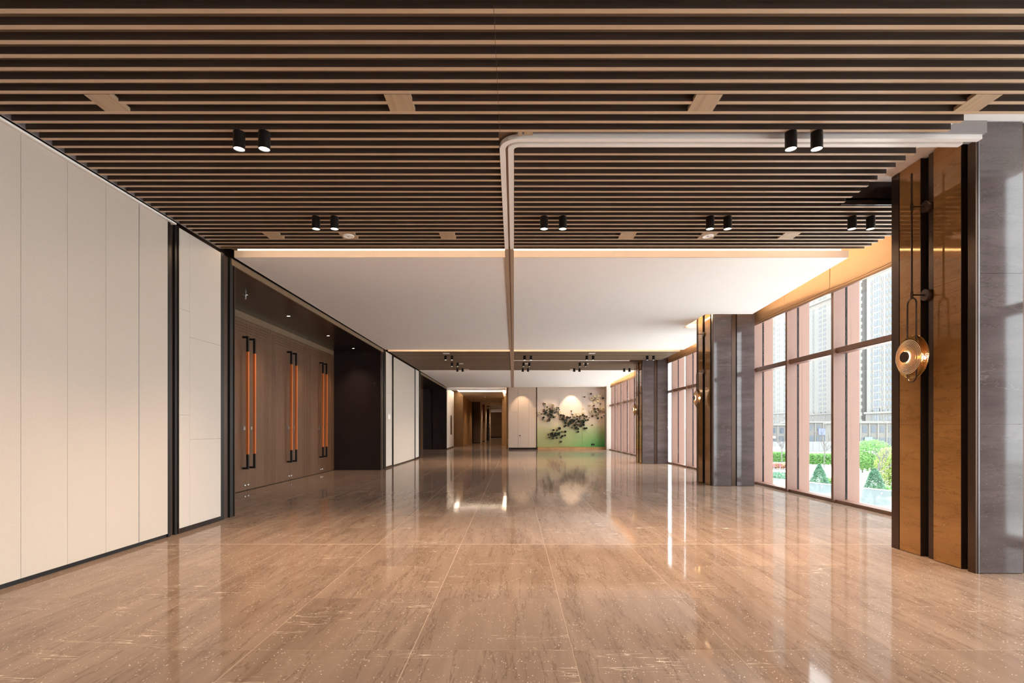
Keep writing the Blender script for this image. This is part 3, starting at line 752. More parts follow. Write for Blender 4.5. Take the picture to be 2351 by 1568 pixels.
window(3, XW2, 17.1, 27.0, [17.85, 19.2, 20.5, 21.8, 23.15, 24.5, 25.95])
window(4, XW1, -7.8, 4.95, [-6.8, -5.48, -4.16, -2.84, -1.52, -0.2, 1.12, 2.44, 3.76])
wr = empty('wall_right', kind='structure')
box('pocket_head', 4.62, 5.2, -8.0, Y_END, 3.72, 3.80, M_CREAM, wr)
box('corner_board', 4.69, 5.2, 26.62, Y_END + 0.1, 0, 3.78, M_WALLW, wr)
box('slab_edge', 4.93, 5.25, -8.0, Y_END, -0.6, -0.02, M_CREAM, wr)

# gold roman blinds drawn up under the pocket
def blind(xw, y0, y1, label, seed):
    o = empty('roman_blind', (xw - 0.03, (y0 + y1) / 2, 3.12)); tag(o, label, 'blind', 'gold roman blinds over the windows')
    rnd = random.Random(seed); hl = (y1 - y0) / 2
    # vertical section of the stacked folds, extruded along the window with a slight sag
    prof = [(0.02, 0.60), (0.0, 0.58), (-0.004, 0.30), (-0.006, 0.085), (-0.016, 0.060), (-0.012, 0.040), (0.004, 0.038), (-0.010, 0.034), (-0.019, 0.016), (-0.010, 0.0), (0.010, 0.0), (0.030, 0.02), (0.030, 0.60)]
    mb = MB(); ny = 15; k = len(prof)
    for i in range(ny):
        u = -1 + 2 * i / (ny - 1)
        sag = 0.010 * (1 - u * u) + rnd.uniform(-0.002, 0.002)
        for j, (px, pz) in enumerate(prof):
            wob = 0.004 * math.sin(u * 5 + j + seed) if 0 < j < 4 else 0
            mb.v.append((px + wob, u * (hl - 0.006), pz - sag * max(0, 1 - pz / 0.3)))
    for i in range(ny - 1):
        for j in range(k):
            a, b2 = i * k + j, i * k + (j + 1) % k
            mb.f.append((a, a + k, b2 + k, b2))
    mb.f.append(tuple(range(k))); mb.f.append(tuple((ny - 1) * k + j for j in reversed(range(k))))
    mb.build('cloth', M_BLIND, o, smooth=True)
    box('bottom_bar', xw - 0.045, xw - 0.012, y0 + 0.01, y1 - 0.01, 3.098, 3.112, M_PINKD, o)
    return o
ph = ['in the nearest window bay, half hidden by the big column', 'in the nearest bay, one from the big column', 'in the nearest bay, middle one', 'in the nearest bay, against the second column']
for i, (a, b) in enumerate(((5.2, 6.50), (6.50, 7.80), (7.80, 9.11), (9.11, 10.85))): blind(XW1, a, b, 'gold roman blind drawn up ' + ph[i], i)
for i, (a, b) in enumerate(((11.0, 12.06), (12.06, 13.37), (13.37, 14.68), (14.68, 16.0), (16.0, 17.1))):
    blind(XW2, a, b, 'gold roman blind of the second bay, number %s behind the second column' % ('one', 'two', 'three', 'four', 'five')[i], i + 7)
for i, (a, b) in enumerate(((17.15, 19.2), (19.2, 20.5), (20.5, 21.83), (21.83, 23.18), (23.18, 24.53), (24.53, 25.98))):
    blind(XW2, a, b, 'gold roman blind of the farthest bay, %s counted from the end wall' % ('sixth', 'fifth', 'fourth', 'third', 'second', 'first')[i], i + 20)

# ------------------------------------------------------------------ end wall, mural, sculpture
wb = empty('wall_back', kind='structure')
box('backing', -0.30, 5.2, Y_END + 0.03, Y_END + 0.25, 0, 3.4, M_CREAM, wb)
XE = lambda px: (px - CX) / F_PX * Y_END
ZE = lambda py: CAM_H - (py - CY) / F_PX * Y_END
cutsx = [1167, 1189.5, 1214, 1231]
hc = {0: (1.30, 1.95), 1: (0.55, 1.60), 2: (0.9, 2.2)}
for i, (a, b) in enumerate(zip(cutsx, cutsx[1:])):
    zs = [0.10] + [v for v in hc[i]] + [ZC]
    for c, d in zip(zs, zs[1:]):
        box('wall_panel', XE(a) + 0.004, XE(b) - 0.004, Y_END - 0.02, Y_END + 0.03, c + 0.002, d - 0.002, M_BEIGE, wb)
box('bronze_trim', XE(1231), XE(1233), Y_END - 0.03, Y_END + 0.03, 0.0, ZC, M_BRONZE, wb)
box('baseboard_back', XE(1168), XE(1233), Y_END - 0.025, Y_END + 0.03, 0, 0.10, M_DARK, None, 'structure')
box('trim_8', XE(1234), XE(1402), Y_END - 0.16, Y_END + 0.03, 0, 0.13, M_BRASSBASE, None, 'structure')
# panel lock ring on the beige wall
MB().lathe([(0.02, -0.012), (0.034, -0.012), (0.036, 0.0), (0.0, 0.0)], (XE(1194), Y_END - 0.02, 0.72), 'Y', 18).build('lock_ring', M_BRONZE, wb)

m, nt, b = newmat('green_gradient_print')
geo = N(nt, 'ShaderNodeNewGeometry'); sep = N(nt, 'ShaderNodeSeparateXYZ'); nt.links.new(geo.outputs['Position'], sep.inputs[0])
mz = N(nt, 'ShaderNodeMapRange'); mz.inputs['From Min'].default_value = 0.1; mz.inputs['From Max'].default_value = 2.3; nt.links.new(sep.outputs['Z'], mz.inputs['Value'])
r1 = ramp(nt, [(0.0, (0.28, 0.29, 0.10)), (0.35, (0.40, 0.37, 0.17)), (0.68, (0.60, 0.46, 0.34)), (1.0, (0.58, 0.47, 0.40))]); nt.links.new(mz.outputs[0], r1.inputs[0])
mx = N(nt, 'ShaderNodeMapRange'); mx.inputs['From Min'].default_value = 2.4; mx.inputs['From Max'].default_value = 4.75; nt.links.new(sep.outputs['X'], mx.inputs['Value'])
mg = N(nt, 'ShaderNodeMapRange'); mg.inputs['From Min'].default_value = 1.25; mg.inputs['From Max'].default_value = 0.1; nt.links.new(sep.outputs['Z'], mg.inputs['Value'])
mm = N(nt, 'ShaderNodeMath', operation='MULTIPLY'); nt.links.new(mx.outputs[0], mm.inputs[0]); nt.links.new(mg.outputs[0], mm.inputs[1])
pw = N(nt, 'ShaderNodeMath', operation='POWER'); pw.inputs[1].default_value = 0.8; nt.links.new(mm.outputs[0], pw.inputs[0])
mc = N(nt, 'ShaderNodeMix', data_type='RGBA'); nt.links.new(pw.outputs[0], mc.inputs['Factor']); nt.links.new(r1.outputs[0], mc.inputs['A']); mc.inputs['B'].default_value = (0.01, 0.30, 0.06, 1)
nt.links.new(mc.outputs['Result'], b.inputs['Base Color']); b.inputs['Roughness'].default_value = 0.55
M_MURAL = m
mural = empty('relief_mural', ((XE(1233) + XE(1388)) / 2, Y_END - 0.02, 0.13))
tag(mural, 'large wall relief of round tubes on panels fading from beige to green', 'artwork')
for a, b_ in ((1233, 1283), (1283, 1336), (1336, 1388)):
    box('mural_panel', XE(a) + 0.003, XE(b_) - 0.003, Y_END - 0.062, Y_END - 0.034, 0.14, ZC - 0.004, M_MURAL, mural)
M_TUBE_D = plain('dark_green_tube', (0.06, 0.075, 0.05), 0.3, metal=0.1)
M_TUBE_B = plain('bronze_tube', (0.30, 0.21, 0.13), 0.3, metal=0.1)
M_TUBE_C = plain('cream_tube', (0.80, 0.70, 0.52), 0.35)
tube_cache = {}
def art_tube(cx, cy, r, ln, kind):
    key = (round(r, 3), round(ln, 2), kind)
    if key not in tube_cache:
        mat = (M_TUBE_D, M_TUBE_B, M_TUBE_C)[kind]
        tube_cache[key] = MB().lathe([(r, 0), (r, -ln), (r * 0.84, -ln), (r * 0.84, -0.01), (0, -0.01)], (0, 0, 0), 'Y', 16).mesh('tube', mat, True)
    o = inst('tube', tube_cache[key], (XE(1220 + cx / 9.505) , Y_END - 0.062, ZE(880 + cy / 9.505)), mural)
    o.location = o.location - mural.location
rnd = random.Random(11)
EXPL = [(265, 440, 15, 1), (292, 455, 24, 2), (342, 520, 13, 0), (460, 482, 26, 2), (490, 555, 20, 2), (547, 545, 32, 2), (397, 560, 20, 1), (335, 590, 28, 2), (262, 610, 11, 0), (176, 652, 27, 2), (137, 710, 8, 0), (290, 668, 20, 0), (262, 748, 20, 0), (250, 792, 11, 0),
        (378, 805, 32, 1), (345, 825, 12, 0), (515, 732, 20, 2), (480, 745, 15, 0), (870, 605, 12, 1), (1125, 560, 15, 2), (1157, 302, 12, 0), (1295, 232, 16, 0), (1380, 282, 28, 2), (1470, 268, 38, 2), (1552, 328, 17, 0), (1308, 335, 30, 2), (1378, 345, 18, 2), (1445, 372, 36, 2), (1382, 412, 32, 2),
        (1497, 452, 11, 0), (1268, 488, 20, 2), (1355, 492, 18, 1), (1362, 558, 22, 1), (1548, 572, 28, 2), (1452, 585, 16, 1), (1302, 612, 32, 2), (1490, 622, 22, 1), (1442, 765, 17, 0), (1525, 745, 15, 0), (1570, 705, 10, 0), (1322, 718, 20, 1), (1322, 912, 13, 0),
        (965, 662, 15, 2), (1020, 680, 28, 2), (960, 705, 22, 2), (1130, 650, 18, 2), (1150, 720, 22, 1), (1200, 728, 20, 0), (1220, 800, 20, 1), (1252, 752, 9, 1), (775, 748, 30, 1), (845, 745, 17, 1), (665, 778, 20, 0), (705, 755, 18, 1), (690, 700, 20, 1), (640, 695, 18, 0), (620, 632, 20, 2), (580, 628, 12, 1),
        (740, 925, 20, 0), (735, 865, 20, 0), (755, 810, 24, 0), (1115, 845, 36, 0), (1065, 930, 26, 0), (1155, 985, 22, 0), (1193, 978, 18, 0), (1015, 1058, 18, 0), (965, 985, 22, 0), (1130, 908, 24, 0), (940, 915, 22, 0), (845, 870, 24, 0), (880, 800, 24, 0), (990, 782, 18, 0), (1025, 830, 24, 0), (935, 810, 18, 0), (810, 900, 22, 0),
        (608, 985, 28, 0), (480, 1020, 19, 0), (556, 1028, 17, 0), (660, 1056, 12, 0), (733, 1055, 22, 0), (728, 1135, 17, 0), (645, 1182, 20, 0), (637, 1272, 20, 0), (605, 1085, 22, 0), (455, 1080, 16, 0), (510, 1110, 22, 0), (480, 1150, 22, 0), (422, 1112, 12, 0), (367, 1118, 14, 0), (397, 1178, 10, 0), (468, 1200, 15, 0), (555, 1192, 17, 0), (530, 1080, 16, 0), (520, 1145, 18, 0), (555, 1135, 13, 0)]
for cx, cy, r, kd in EXPL: art_tube(cx, cy, 1.15 * r / 9.505 / F_PX * Y_END, 0.06 + 0.02 * rnd.randint(0, 6), kd)
for (mx_, my_, sx, sy, n, kd) in ((420, 640, 75, 55, 38, (0, 0, 1, 2)), (960, 850, 110, 70, 42, (0, 0, 0, 1)), (1380, 640, 65, 55, 24, (0, 1, 2)), (500, 1110, 60, 45, 10, (0,)), (1110, 740, 50, 40, 10, (1, 2, 0)), (690, 760, 45, 45, 8, (0, 1)), (1400, 370, 40, 40, 6, (2, 1))):
    for _ in range(n):
        art_tube(rnd.gauss(mx_, sx), rnd.gauss(my_, sy), rnd.uniform(10, 23) / 9.505 / F_PX * Y_END, 0.06 + 0.02 * rnd.randint(0, 6), rnd.choice(kd))
o = empty('wall_outlet', (XE(1360.5), Y_END - 0.03, ZE(1020.5))); tag(o, 'small black double floor socket low on the green wall', 'socket')
for k in (-1, 1): box('socket', XE(1360.5) + k * 0.045 - 0.04, XE(1360.5) + k * 0.045 + 0.04, Y_END - 0.075, Y_END - 0.0625, ZE(1022.5), ZE(1018.5) , M_BLACK, o)
for x, z, pw_, lab in ((XE(1311), 2.2, 110, 'green mural'), (XE(1198), 1.9, 60, 'beige panels')):
    o = empty('recessed_downlight', (x, Y_END - 0.75, ZC)); tag(o, 'tiny recessed wall washer in the ceiling before the ' + lab, 'downlight', 'wall washers by the end wall')
    MB().lathe([(0.03, -0.0015), (0.05, -0.004), (0.052, 0.0)], seg=20).build('ring', M_RAIL, o, smooth=True)
    MB().lathe([(0.0, -0.0015), (0.031, -0.0015)], seg=20).build('lens', M_LAMP, o)
    spot((0, 0, -0.01), pw_, 62, 0.5, target=(0, 0.75, -1.25), parent=o)
def downlight(x, y, z, label, group):  # invented fitting for an added lamp
    o = empty('recessed_downlight', (x, y, z)); tag(o, label, 'downlight', group)
    MB().lathe([(0.03, -0.0015), (0.05, -0.004), (0.052, 0.0)], seg=20).build('ring', M_RAIL, o, smooth=True)
    MB().lathe([(0.0, -0.0015), (0.031, -0.0015)], seg=20).build('lens', M_LAMP, o)
    return o
for x, lab in ((XE(1258), 'doors-side edge'), (XE(1370), 'window-side edge')):  # extra mural lights, added along with their fittings
    o = downlight(x, Y_END - 1.5, ZC, 'tiny added wall washer aimed at the %s of the green mural' % lab, 'wall washers by the end wall')
    spot((0, 0, -0.012), 45, 60, 0.7, target=(0, 1.5, -1.7), parent=o)

# ------------------------------------------------------------------ corridor beyond
cl = empty('wall_corridor', kind='structure')
box('white_board', -3.62, XL, 27.38, 30.5, 0.06, 3.2, M_WALLW, cl); box('baseboard', -3.62, XL + 0.003, 27.38, 30.5, 0, 0.06, M_DARK, cl)
box('dark_slot', XL - 0.01, XL + 0.004, 28.9, 29.5, 0.75, 1.80, M_BLACK, cl)
box('gold_wall', -4.2, -3.02, 31.2, 31.35, 0, 3.3, M_BRASSWALL, cl)
box('tan_wall', -3.2, -3.04, 31.35, 38.2, 0.05, 3.3, M_TAN, cl); box('baseboard', -3.2, -3.03, 31.35, 38.2, 0, 0.05, M_BRASSBASE, cl)
box('dark_reveal', -3.15, -2.95, 38.2, 38.4, 0, 3.3, M_BLACK, cl)
box('taupe_wall', -3.2, -2.52, 39.0, 39.15, 0.06, 3.3, M_TAUPE, cl); box('taupe_wall', -3.2, -2.515, 38.98, 39.15, 0, 0.06, M_DARK, cl)
box('lit_reveal', -2.56, -2.50, 39.15, 41.5, 0, 3.3, M_CREAM, cl)
box('tan_wall', -3.0, -2.42, 43.5, 43.6, 0.05, 3.3, M_TAN, cl); box('baseboard', -3.0, -2.415, 43.48, 43.6, 0, 0.05, M_DARK, cl)
box('lit_reveal', -2.46, -2.40, 43.6, 46, 0, 3.3, M_CREAM, cl)
box('taupe_wall', -3.0, -2.35, 50, 50.2, 0, 3.3, M_TAUPE, cl)
box('lit_reveal', -2.39, -2.33, 50.2, 53, 0, 3.3, M_CREAM, cl)
box('end_wall', -3.2, 0.4, 60, 60.2, 0.12, 3.0, M_TAUPE, cl); box('baseboard', -3.2, 0.4, 59.97, 60.2, 0, 0.12, M_BLACK, cl)
box('tan_wall', -0.76, -0.28, 33.6, 33.75, 0.12, 3.3, M_TAN, cl); box('baseboard', -0.76, -0.27, 33.58, 33.75, 0, 0.12, M_BRASSBASE, cl)
box('side_wall', -0.40, -0.28, Y_END + 0.25, 33.6, 0, 3.3, M_TAN, cl)
box('side_wall', -0.78, -0.66, 33.75, 60, 0, 3.3, M_TAN, cl)
box('outer_wall', -4.3, -4.2, 27.3, 60, 0, 3.3, M_TAN, cl)
cc = empty('ceiling_corridor', kind='structure')
box('ceiling_board', -3.0, -0.62, 28.3, 46, 3.05, 3.14, M_CREAM, cc)
box('ceiling_board', -3.1, -0.6, 46.2, 60, 2.92, 3.0, M_CREAM, cc)
box('ceiling_top', -4.4, 0.6, Y_END + 0.2, 60.2, 3.32, 3.42, M_WHITE, cc)
box('cove_rim', -3.49, -0.42, Y_END + 0.22, Y_END + 0.60, 3.10, 3.20, M_WHITE, cc)
box('ceiling_board', -4.2, -3.0, 31.35, 46, 3.0, 3.14, M_CREAM, cc)
box('led_strip', -3.4, -0.5, Y_END + 0.66, Y_END + 0.70, 3.16, 3.20, M_LEDW, cc)
box('led_strip', -2.95, -0.7, 28.35, 28.39, 3.15, 3.19, M_LEDW, cc)
box('led_strip', -0.58, -0.54, 28.4, 33.4, 3.15, 3.19, M_LEDW, cc)
box('led_strip', -3.08, -3.04, 28.4, 31.1, 3.15, 3.19, M_LEDW, cc)
strip_light((-1.9, Y_END + 0.8, 3.27), 2.6, 0.3, 26, (0, 0, 0), (1, 0.86, 0.66))
strip_light((-3.2, 29.8, 3.27), 0.3, 2.4, 14, (0, 0, 0), (1, 0.86, 0.66))
strip_light((-0.55, 31, 3.27), 0.3, 4.5, 24, (0, 0, 0), (1, 0.80, 0.56))
for y, lab in ((33, 'first'), (37, 'second'), (41.5, 'third'), (45.5, 'fourth'), (51, 'fifth'), (57, 'last')):  # lamps and fittings added to light the corridor
    o = downlight(-1.8, y, 3.05 if y < 46 else 2.92, '%s added downlight along the corridor ceiling' % lab, 'added corridor downlights')
    spot((0, 0, -0.012), 80, 120, 0.8, radius=0.05, parent=o)
# dark cabinet with a rack of little white cups
o = empty('display_rack', (-2.5, 46.5, 0)); tag(o, 'tall dark rack with small white cups far down the corridor', 'rack')
box('cabinet', -2.72, -2.28, 46.4, 46.9, 0, 1.62, M_BLACK, o)
for k in range(9):
    box('shelf', -2.28, -2.08, 46.4, 46.9, 0.1 + k * 0.18, 0.115 + k * 0.18, M_BRONZE, o)
    MB().lathe([(0.0, 0), (0.035, 0), (0.045, 0.08), (0.04, 0.08), (0.0, 0.01)], (-2.17 + 0.03 * (k % 2) - 2.5 * 0 + 2.5, 0.0, 0.116 + k * 0.18), 'Z', 12).build('cup', M_RAIL, o)

# hall end behind the viewer
wf = empty('wall_front', kind='structure')
box('wall_board', -4.8, 5.2, -8.2, -7.95, 0, 3.8, M_WALLW, wf)

# ------------------------------------------------------------------ outside: terrace, balustrade, planting, town
GZ = -3.25
ter = box('ground', -30, 900, -60, 1200, GZ - 0.6, GZ - 0.05, plain('pale_paving', (0.55, 0.56, 0.55), 0.8, var=0.08, scale=0.3), None, 'structure')
box('terrace', 5.3, 24, -20, 60, GZ - 0.045, GZ, plain('white_terrace', (0.80, 0.80, 0.79), 0.7, var=0.03, scale=0.5), None, 'structure')
bal = empty('glass_balustrade', (17.3, 30.9, GZ)); tag(bal, 'long low glass balustrade along the white terrace outside', 'balustrade')
a0, a1 = Vector((21.7, 21.0)), Vector((9.9, 47.7))
dirv = (a1 - a0).normalized(); L_ = (a1 - a0).length; npan = 14
ang = math.atan2(dirv.y, dirv.x)
pm = MB().box(-L_ / npan / 2 + 0.01, L_ / npan / 2 - 0.01, -0.008, 0.008, 0.05, 1.15).mesh('glass_panel', M_RAILGL)
capm = MB().box(-L_ / npan / 2, L_ / npan / 2, -0.03, 0.03, 1.15, 1.2).mesh('handrail', M_STEEL)
clm = MB().box(-0.03, 0.03, -0.025, 0.025, 0, 0.08).mesh('clamp', M_STEEL)
for i in range(npan):
    p = a0 + dirv * (L_ * (i + 0.5) / npan)
    lp = (p.x - bal.location.x, p.y - bal.location.y, 0)
    inst('glass_panel', pm, lp, bal, rot=(0, 0, ang)); inst('handrail', capm, lp, bal, rot=(0, 0, ang))
    for s in (-0.6, 0.6):
        c = p + dirv * s
        for z in (0.1, 0.95): inst('clamp', clm, (c.x - bal.location.x, c.y - bal.location.y, z), bal, rot=(0, 0, ang))
M_LEAF1 = plain('dark_conifer_green', (0.05, 0.14, 0.075), 0.7, var=0.35, scale=3)
M_LEAF2 = plain('bright_pine_green', (0.10, 0.24, 0.05), 0.7, var=0.4, scale=2)
M_LEAF3 = plain('yellow_green_leaves', (0.22, 0.30, 0.06), 0.7, var=0.4, scale=2)
M_BARK = plain('grey_bark', (0.10, 0.09, 0.083), 0.8, var=0.2, scale=8)
def leaf_cloud(n, fn, size, rnd):
    mb = MB()
    for _ in range(n):
        p = Vector(fn(rnd)); s = size * rnd.uniform(0.6, 1.4)
        u = Vector((rnd.uniform(-1, 1), rnd.uniform(-1, 1), rnd.uniform(-0.3, 1))).normalized(); v = u.orthogonal().normalized() * 0.45
        k = len(mb.v); mb.v += [tuple(p - u * s), tuple(p + v * s), tuple(p + u * s), tuple(p - v * s)]; mb.f.append((k, k + 1, k + 2, k + 3))
    return mb
def cone_fn(r, h, flare=1.0):
    def f(rn):
        t = rn.random() ** 0.8; rr = r * (1 - t) ** flare * math.sqrt(rn.uniform(0.35, 1)); a = rn.uniform(0, 2 * math.pi)
        return (rr * math.cos(a), rr * math.sin(a), 0.05 + t * h)
    return f
def ball_fn(r, h, z):
    def f(rn):
        while True:
            v = Vector((rn.uniform(-1, 1), rn.uniform(-1, 1), rn.uniform(-1, 1)))
            if 0.3 < v.length < 1: break
        return (v.x * r, v.y * r, z + v.z * h)
    return f
def pix(px, Y): return (px - CX) / F_PX * Y
def plant(name, px, Y, label, cat, foliage, mat, n, size, seed, trunk=None, group=None, z=GZ - 0.05):
    o = empty(name, (pix(px, Y), Y, z)); tag(o, label, cat, group)
    leaf_cloud(n, foliage, size, random.Random(seed)).build('foliage', mat, o)
    if trunk:
        MB().tube([(0, 0, 0), (0.02, 0.01, trunk * 0.5), (0, 0, trunk)], 0.05 + trunk * 0.015, 8).build('trunk', M_BARK, o, smooth=True)
    return o
plant('conifer_shrub', 1881, 36, 'dark conical conifer shrub behind the balustrade in the middle window', 'shrub', cone_fn(0.85, 1.9, 0.75), M_LEAF1, 7000, 0.045, 1, 0.6)
plant('conifer_shrub', 2008, 30, 'rounded dark conifer shrub behind the balustrade by the bronze column', 'shrub', cone_fn(0.75, 2.05, 0.55), M_LEAF1, 7000, 0.042, 2, 0.6)
plant('pine_tree', 2002, 46, 'bright green spreading pine behind the rounded conifer', 'tree', ball_fn(1.7, 1.5, 2.0), M_LEAF2, 5500, 0.085, 3, 2.2)
plant('pine_tree', 2042, 40, 'yellowish pine half hidden by the bronze column', 'tree', ball_fn(1.0, 1.5, 1.5), M_LEAF3, 4500, 0.075, 4, 1.8)
plant('pine_tree', 1980, 52, 'low yellow-green pine next to the pink window fin', 'tree', ball_fn(1.3, 0.9, 1.2), M_LEAF3, 4000, 0.08, 5, 1.4)
plant('low_shrub', 2030, 31, 'low mossy shrub in front of the yellowish pine', 'shrub', ball_fn(0.8, 0.35, 0.7), M_LEAF2, 900, 0.08, 6)
plant('low_shrub', 1905, 37, 'low mossy shrub beside the conical conifer', 'shrub', ball_fn(0.6, 0.3, 0.6), M_LEAF2, 700, 0.08, 16)
plant('low_shrub', 1787, 45, 'low dark ground shrub behind the balustrade in the farthest pane', 'shrub', ball_fn(1.4, 0.3, 0.35), M_LEAF1, 1200, 0.09, 17)
def hedge(px0, px1, Y, h, label, mat, seed):
    x0, x1 = pix(px0, Y), pix(px1, Y)
    o = empty('hedge', ((x0 + x1) / 2, Y, GZ)); tag(o, label, 'hedge')
    hw = (x1 - x0) / 2
    leaf_cloud(6500, lambda rn: (rn.uniform(-hw, hw), rn.uniform(-0.6, 0.6), rn.uniform(0.05, h) + 0.15 * rn.random()), 0.09, random.Random(seed)).build('foliage', mat, o)
hedge(1760, 1815, 66, 1.3, 'clipped green hedge seen in the pane beside the second column', M_LEAF2, 31)
hedge(1850, 1920, 62, 1.3, 'clipped green hedge behind the conical conifer', M_LEAF2, 32)
hedge(1760, 1815, 56, 0.5, 'low reddish flower hedge before the green hedge', plain('reddish_leaves', (0.32, 0.16, 0.10), 0.7, var=0.4, scale=2), 33)
def bare_tree(px, Y, h, label, seed):
    o = empty('bare_tree', (pix(px, Y), Y, GZ - 0.05)); tag(o, label, 'tree', 'bare winter trees outside')
    rn = random.Random(seed); mb = MB()
    def br(p, d, ln, r, lev):
        q = p + d * ln; mb.tube([p, (p + q) / 2 + Vector((rn.uniform(-1, 1), rn.uniform(-1, 1), 0)) * ln * 0.05, q], r, 5)
        if lev:
            for _ in range(4):
                nd = (d + Vector((rn.uniform(-0.8, 0.8), rn.uniform(-0.8, 0.8), rn.uniform(-0.1, 0.5)))).normalized()
                br(p + d * ln * rn.uniform(0.45, 1.0), nd, ln * rn.uniform(0.45, 0.7), r * 0.55, lev - 1)
    br(Vector((0, 0, 0)), Vector((0, 0, 1)), h * 0.45, 0.05, 3)
    mb.build('branches', M_BARK, o)
bare_tree(2018, 38, 4.2, 'bare branching tree among the pines by the column', 1)
bare_tree(1892, 58, 6.5, 'bare tree rising over the hedge in the middle window', 2)
bare_tree(1796, 60, 6.0, 'bare tree in the window beside the second column', 3)
bare_tree(2044, 70, 8.5, 'tall bare tree in front of the shop buildings', 4)
M_TOWER = plain('cream_tower_render', (0.15, 0.144, 0.135), 0.85, var=0.04, scale=0.05)
M_TOWER2 = plain('beige_podium_stone', (0.12, 0.112, 0.102), 0.85, var=0.06, scale=0.2)
M_WIN = plain('tower_window_glass', (0.055, 0.068, 0.085), 0.3, var=0.3, scale=0.3)
M_WTRIM = plain('beige_window_spandrel', (0.105, 0.095, 0.085), 0.8)
M_WHITEF = plain('white_frame', (0.15, 0.15, 0.15), 0.6)
def tower(Xf, ya, yb, ztop, depth, cols, fl, label, gz=-6, base=8, upper=0):
    o = empty('apartment_tower', (Xf, (ya + yb) / 2, gz)); tag(o, label, 'building', 'apartment towers across the road')
    box('facade', Xf, Xf + depth, ya, yb, base, ztop, M_TOWER, o)
    box('lower_facade', Xf - 0.3, Xf + depth, ya - 0.3, yb + 0.3, gz, base - 0.8, M_TOWER2, o)
    box('string_course', Xf - 0.8, Xf + depth, ya - 0.8, yb + 0.8, base - 0.8, base, M_TOWER, o)
    box('cornice', Xf - 0.9, Xf + depth, ya - 0.9, yb + 0.9, ztop, ztop + 1.0, M_TOWER, o)
    box('upper_facade' if upper else 'parapet', Xf + (0 if upper else 0.5), Xf + depth, ya + 0.5, yb - 0.5, ztop + 1.0, ztop + 3.0 + upper, M_TOWER, o)
    ms = {}
    for (yc, w, h, ox) in cols:
        key = (w, h)
        if key not in ms:
            mb = MB().box(-0.06, 0.0, -w / 2, w / 2, 0, h)
            fm = MB()
            for t in ([-w / 2, 0, w / 2] if w > 2 else [-w / 2, w / 2]): fm.box(-0.14, 0.0, t - 0.07, t + 0.07, 0, h)
            fm.box(-0.14, 0, -w / 2, w / 2, h * 0.62, h * 0.62 + 0.12)
            ms[key] = (mb.mesh('window', M_WIN), fm.mesh('window_frame', M_WHITEF), MB().box(-0.05, 0, -w / 2, w / 2, -(fl - h) * 0.8, -0.15).mesh('spandrel', M_WTRIM))
        z = 1.2
        while z < ztop + upper - 3:
            if ztop - 2.4 < z < ztop + 1.2: z += fl; continue
            loc = (ox - (0.303 if z < base else 0.003), yc - (ya + yb) / 2, z - gz)
            wd_ = inst('window', ms[key][0], loc, o)
            inst('window_frame', ms[key][1], (0, 0, 0), wd_)
            if w < 2: inst('spandrel', ms[key][2], (0, 0, 0), wd_)
            z += fl
    return o
tower(152, 208, 226.5, 66, 24, [(212.0, 1.6, 1.7, 0), (214.2, 1.6, 1.7, 0), (217.0, 1.0, 1.5, 0), (220.0, 3.2, 2.3, 0), (223.3, 0.9, 1.6, 0)], 3.05, 'cream apartment tower with wide bay windows beside the bronze column', upper=52)
tw = empty('apartment_tower', (140, 236, -6)); tag(tw, 'plain cream tower flank with stacked balcony notches beside the wide-windowed tower', 'building', 'apartment towers across the road')
box('facade', 152, 176, 229.5, 240, -6, 112, M_TOWER, tw)
nm = MB().box(-0.5, 0.0, -0.35, 0.35, 0, 1.5).mesh('balcony_notch', M_WTRIM)
for k in range(35): inst('balcony_notch', nm, (12.0, -6.4, 8 + k * 3.05), tw)
tower(205, 330, 372, 85, 30, [(338, 2.0, 1.6, 0), (347, 2.2, 1.7, 0), (352, 2.2, 1.7, 0), (360, 1.6, 1.6, 0)], 3.05, 'pale apartment tower seen through the middle window pane', base=11, upper=75)  # height above the cornice is added, to cut the sky reflected in the floor
tower(150, 282, 318, 100, 7, [(291, 1.8, 1.6, 0), (298, 2.0, 1.6, 0), (303, 1.4, 1.6, 0), (308, 1.8, 1.6, 0)], 3.05, 'pale apartment tower seen through the pane beside the second column', base=10, upper=45)
# shops in front of the towers
def shop(px0, px1, Y, z1, label, sign_px, sign_z, sign_col, seed):
    x0, x1 = pix(px0, Y), pix(px1, Y)
    o = empty('shop_building', ((x0 + x1) / 2, Y, GZ)); tag(o, label, 'building', 'low shop buildings below the towers')
    box('facade', x0, x1, Y, Y + 10, GZ, z1, M_TOWER2, o); box('cornice', x0 - 0.4, x1 + 0.4, Y - 0.4, Y + 10, z1, z1 + 0.5, M_TOWER, o)
    n = max(3, int((x1 - x0) / 1.9)); st = (x1 - x0) / n
    for i in range(n):
        xa = x0 + st * (i + 0.25)
        box('window', xa, xa + st * 0.5, Y - 0.05, Y + 0.1, z1 - 2.1, z1 - 0.6, M_WIN, o)
        box('shopfront', xa - st * 0.1, xa + st * 0.6, Y - 0.05, Y + 0.1, GZ + 0.1, GZ + 2.2, M_WIN, o)
        box('pier', x0 + st * i - 0.12, x0 + st * i + 0.12, Y - 0.2, Y + 0.1, GZ, z1, M_TOWER, o)
    sm = plain('shop_sign_' + str(seed), sign_col, 0.5, var=0.25, scale=4)
    box('sign_board', pix(sign_px[0], Y), pix(sign_px[1], Y), Y - 0.3, Y - 0.2, sign_z[0], sign_z[1], sm, o)
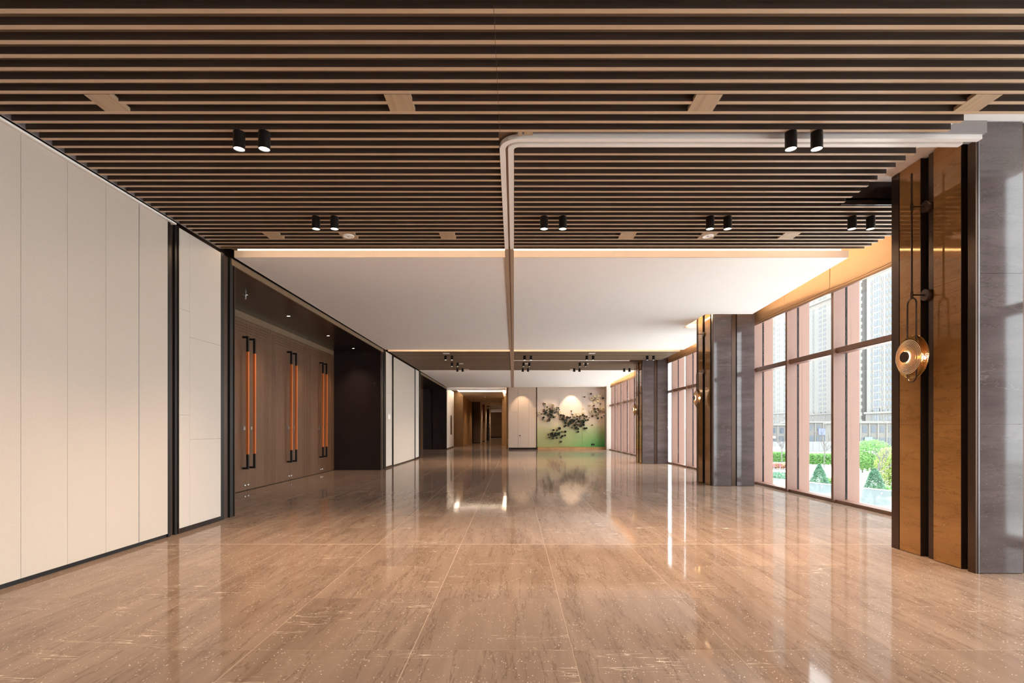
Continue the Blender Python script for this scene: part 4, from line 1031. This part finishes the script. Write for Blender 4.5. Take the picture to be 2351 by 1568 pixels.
shop(1955, 2075, 118, 2.2, 'beige shop row with a pale teal sign beside the bronze column', (1984, 2001), (-1.9, -0.9), (0.12, 0.22, 0.24), 1)
shop(1835, 1925, 150, 2.6, 'pale shop row with a blue lattice sign in the middle window', (1878, 1906), (-0.9, 1.0), (0.11, 0.13, 0.26), 2)
shop(1745, 1825, 140, 1.8, 'pale shop row in the pane beside the second column', (1768, 1780), (-1.6, -1.0), (0.5, 0.45, 0.35), 3)
o = empty('site_fence', (pix(1840, 96), 96, GZ)); tag(o, 'long plain white site wall across the road', 'fence')
for k in range(16):
    x0 = pix(1750, 96) + k * 1.15
    box('fence_panel', x0 + 0.02, x0 + 1.13, 95.9, 96, GZ, GZ + 1.9, M_WHITEF, o)
o = empty('car', (pix(1780, 84), 84, GZ)); tag(o, 'silver parked car in front of the white site wall', 'car')
cb = MB(); prof = [(-2.1, 0.25), (2.1, 0.25), (2.15, 0.7), (1.2, 0.85), (0.6, 1.35), (-1.1, 1.38), (-1.8, 0.9), (-2.15, 0.8)]
k = len(prof); cb.v = [(p[0], -0.8, p[1]) for p in prof] + [(p[0], 0.8, p[1]) for p in prof]; cb.f = [tuple(range(k)), tuple(k + i for i in reversed(range(k)))] + [((i + 1) % k, i, k + i, k + (i + 1) % k) for i in range(k)]
cb.build('body', M_STEEL, o)
for wx in (-1.3, 1.3):
    for wy in (-0.8, 0.8): MB().lathe([(0.0, -0.1), (0.32, -0.1), (0.32, 0.1), (0.0, 0.1)], (wx, wy, 0.32), 'Y', 16).build('wheel', M_BLACK, o)
for px, lab in ((1777, 'red notice board by the low hedge, closer to the second column'), (1791, 'red notice board by the low hedge, closer to the pink fin')):
    o = empty('notice_board', (pix(px, 52), 52, GZ)); tag(o, lab, 'sign', 'red notice boards')
    rm = MATS.get('red_board') or plain('red_board', (0.62, 0.05, 0.07), 0.6)
    box('board', pix(px, 52) - 0.09, pix(px, 52) + 0.09, 51.98, 52, GZ + 0.55, GZ + 0.78, rm, o); box('post', pix(px, 52) - 0.015, pix(px, 52) + 0.015, 51.985, 52, GZ, GZ + 0.55, M_STEEL, o)
